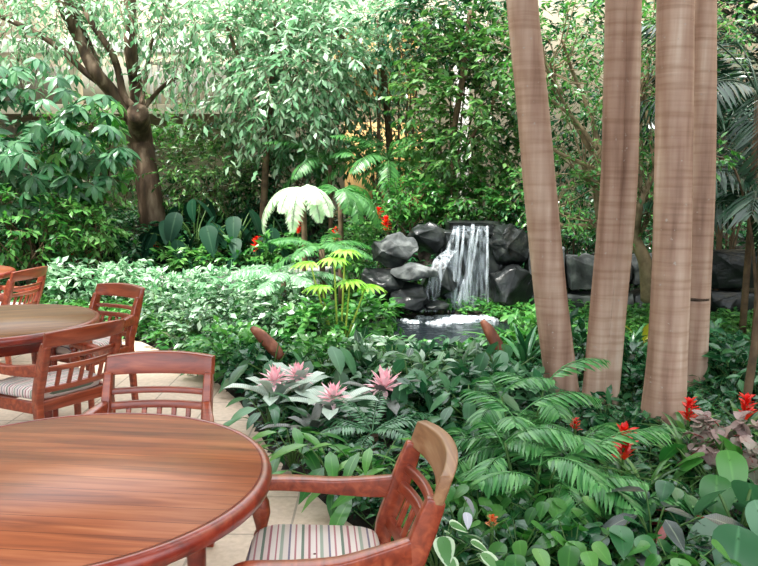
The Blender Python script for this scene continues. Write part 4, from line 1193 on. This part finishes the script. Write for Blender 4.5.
PO = (('pothos with broad leaves at the bottom edge beside the armchair\'s post', 440, 2.75, 'varieg'), ('pothos with broad leaves right of the orange bloom', 520, 2.8, 'leaf_mid'), ('pothos with broad leaves at the bottom middle, under the feathery palms', 575, 2.75, 'leaf_mid'), ('pothos with broad leaves at the bottom, left of the striped plant', 615, 2.85, 'leaf_dark'),
      ('pothos behind the orange bloom', 480, 3.2, 'leaf_mid'), ('pothos beside the armchair\'s back, behind the variegated one', 452, 3.25, 'leaf_mid'), ('pothos under the nearest feathery palm', 555, 3.15, 'leaf_mid'), ('pothos at the bottom right, below the striped plant', 680, 2.65, 'leaf_mid'),
      ('pothos under the grassy strap plant', 670, 3.3, 'leaf_dark'))
for lab, px, Y, m in PO:
    stalked('pothos', lab, 'pothos', xw(px, Y), Y, 30, .22, .125, .085, m, 'heart', 1.4, .15, 'broad-leaved pothos along the front', tilt=.5, sr=.003, seg=4, spread=1.3)
stalked('caladium', 'plant with pale lilac leaf beside the right armchair\'s post', 'caladium', xw(460, 3.0), 3.0, 4, .24, .095, .06, 'petal_white', 'heart', 1.4, .9, tilt=1.0, sr=.003)
# thin leaning stem at the right edge
t, o = plant('sapling', 'thin leaning bare stem at the right edge above the red bloom', 'sapling', xw(742, 4.9), 4.9)
nb = NB(); tube(nb, [at(742, 440, 4.9) - o, at(748, 390, 4.9) - o, at(757, 330, 4.9) - o, at(775, 200, 4.9) - o], [.03, .028, .026, .02], 9, 4); part('trunk', nb, M['stem_brown'], t)

# ---------------------------------------------------------------- low carpet between the plants
def carpet(label, m, n, xr, yr, LL, hh, test=lambda x, y: True):
    nb, sb = NB(), NB(); x = rng.uniform(*xr, n); y = rng.uniform(*yr, n)
    k = np.array([(not in_patio(a - .04, b)) and (not in_pool(a, b, .95)) and test(a, b) for a, b in zip(x, y)]); x, y = x[k], y[k]
    z = np.array([gz(a, b) for a, b in zip(x, y)]); n = len(x)
    base = np.stack([x, y, z - .01], 1); top = base + np.stack([rng.normal(0, .05, n), rng.normal(0, .05, n), rng.uniform(.3, 1, n) * hh], 1)
    tubes(sb, np.stack([base, (base + top) / 2, top], 1), np.ones((n, 3)) * .003, 3)
    for q in range(4):
        a = q * GA + rng.uniform(0, 6, n)
        d = np.stack([np.cos(a), np.sin(a), rng.uniform(-.3, .4, n)], 1)
        leaves(nb, base * (.12 * q) + top * (1 - .12 * q), d, np.array([0, 0, 1.]) + rng.normal(0, .3, (n, 3)), LL * rng.uniform(.7, 1.2, n), LL * .5, .6, .2, 'ovate', 2)
    o = part('ground_cover', nb, M[m], None); tag(o, label, 'ground cover', None, 'stuff')
    part('stem', sb, M['stem_green'], o)


carpet('dense low dark green ground cover filling the gaps of the near bed', 'leaf_dark', 5200, (-1.5, 3.6), (2.4, 6.8), .085, .16)
carpet('dense low mid green ground cover of the middle bed and pond bank', 'leaf_mid', 5200, (-4.5, 5), (6.3, 9.2), .1, .16)
carpet('sparse dark undergrowth along the back below the shrubs', 'leaf_dark', 5200, (-7.5, 6), (9.2, 14), .14, .3, lambda x, y: not (-3.2 < x < -.4 and 9.6 < y < 10.3))
# ---------------------------------------------------------------- camera, light, view
sc = bpy.context.scene
cam = bpy.data.cameras.new('camera'); co = bpy.data.objects.new('camera', cam); COL.objects.link(co)
co.location = (0, 0, EYE); co.rotation_euler = (PI / 2 - PITCH, 0, 0)
cam.sensor_width = 36; cam.lens = 36 * FPX / 758; cam.clip_start = .05; cam.clip_end = 200
sc.camera = co
w = bpy.data.worlds.new('sky'); sc.world = w; w.use_nodes = True
nt = w.node_tree; bg = nt.nodes['Background']
tc = nt.nodes.new('ShaderNodeTexCoord'); sp = nt.nodes.new('ShaderNodeSeparateXYZ'); nt.links.new(tc.outputs['Generated'], sp.inputs[0])
r = ramp(nt, [(0, (.08, .08, .08, 1)), (.5, (.14, .15, .15, 1)), (.66, (.8, .88, .95, 1)), (1, (1.0, 1.02, 1.04, 1))])
mr = nt.nodes.new('ShaderNodeMapRange'); mr.inputs[1].default_value = -1; nt.links.new(sp.outputs[2], mr.inputs[0])
nt.links.new(mr.outputs[0], r.inputs[0]); nt.links.new(r.outputs[0], bg.inputs[0]); bg.inputs[1].default_value = 3.0
sun = bpy.data.lights.new('sun', 'SUN'); sun.energy = 8.0; sun.angle = math.radians(6); sun.color = (1, .97, .9)
so = bpy.data.objects.new('sun', sun); COL.objects.link(so)
so.rotation_euler = Vector((-.34, -.22, .9)).to_track_quat('Z', 'Y').to_euler()
so.location = (-4, 6, 12)
sc.view_settings.view_transform = 'Standard'; sc.view_settings.look = 'None'; sc.view_settings.gamma = 1; sc.view_settings.use_curve_mapping = False
sc.view_settings.exposure = 0.45
sc.cycles.max_bounces = 6; sc.cycles.diffuse_bounces = 3; sc.cycles.transparent_max_bounces = 12
sc.cycles.caustics_reflective = False; sc.cycles.caustics_refractive = False
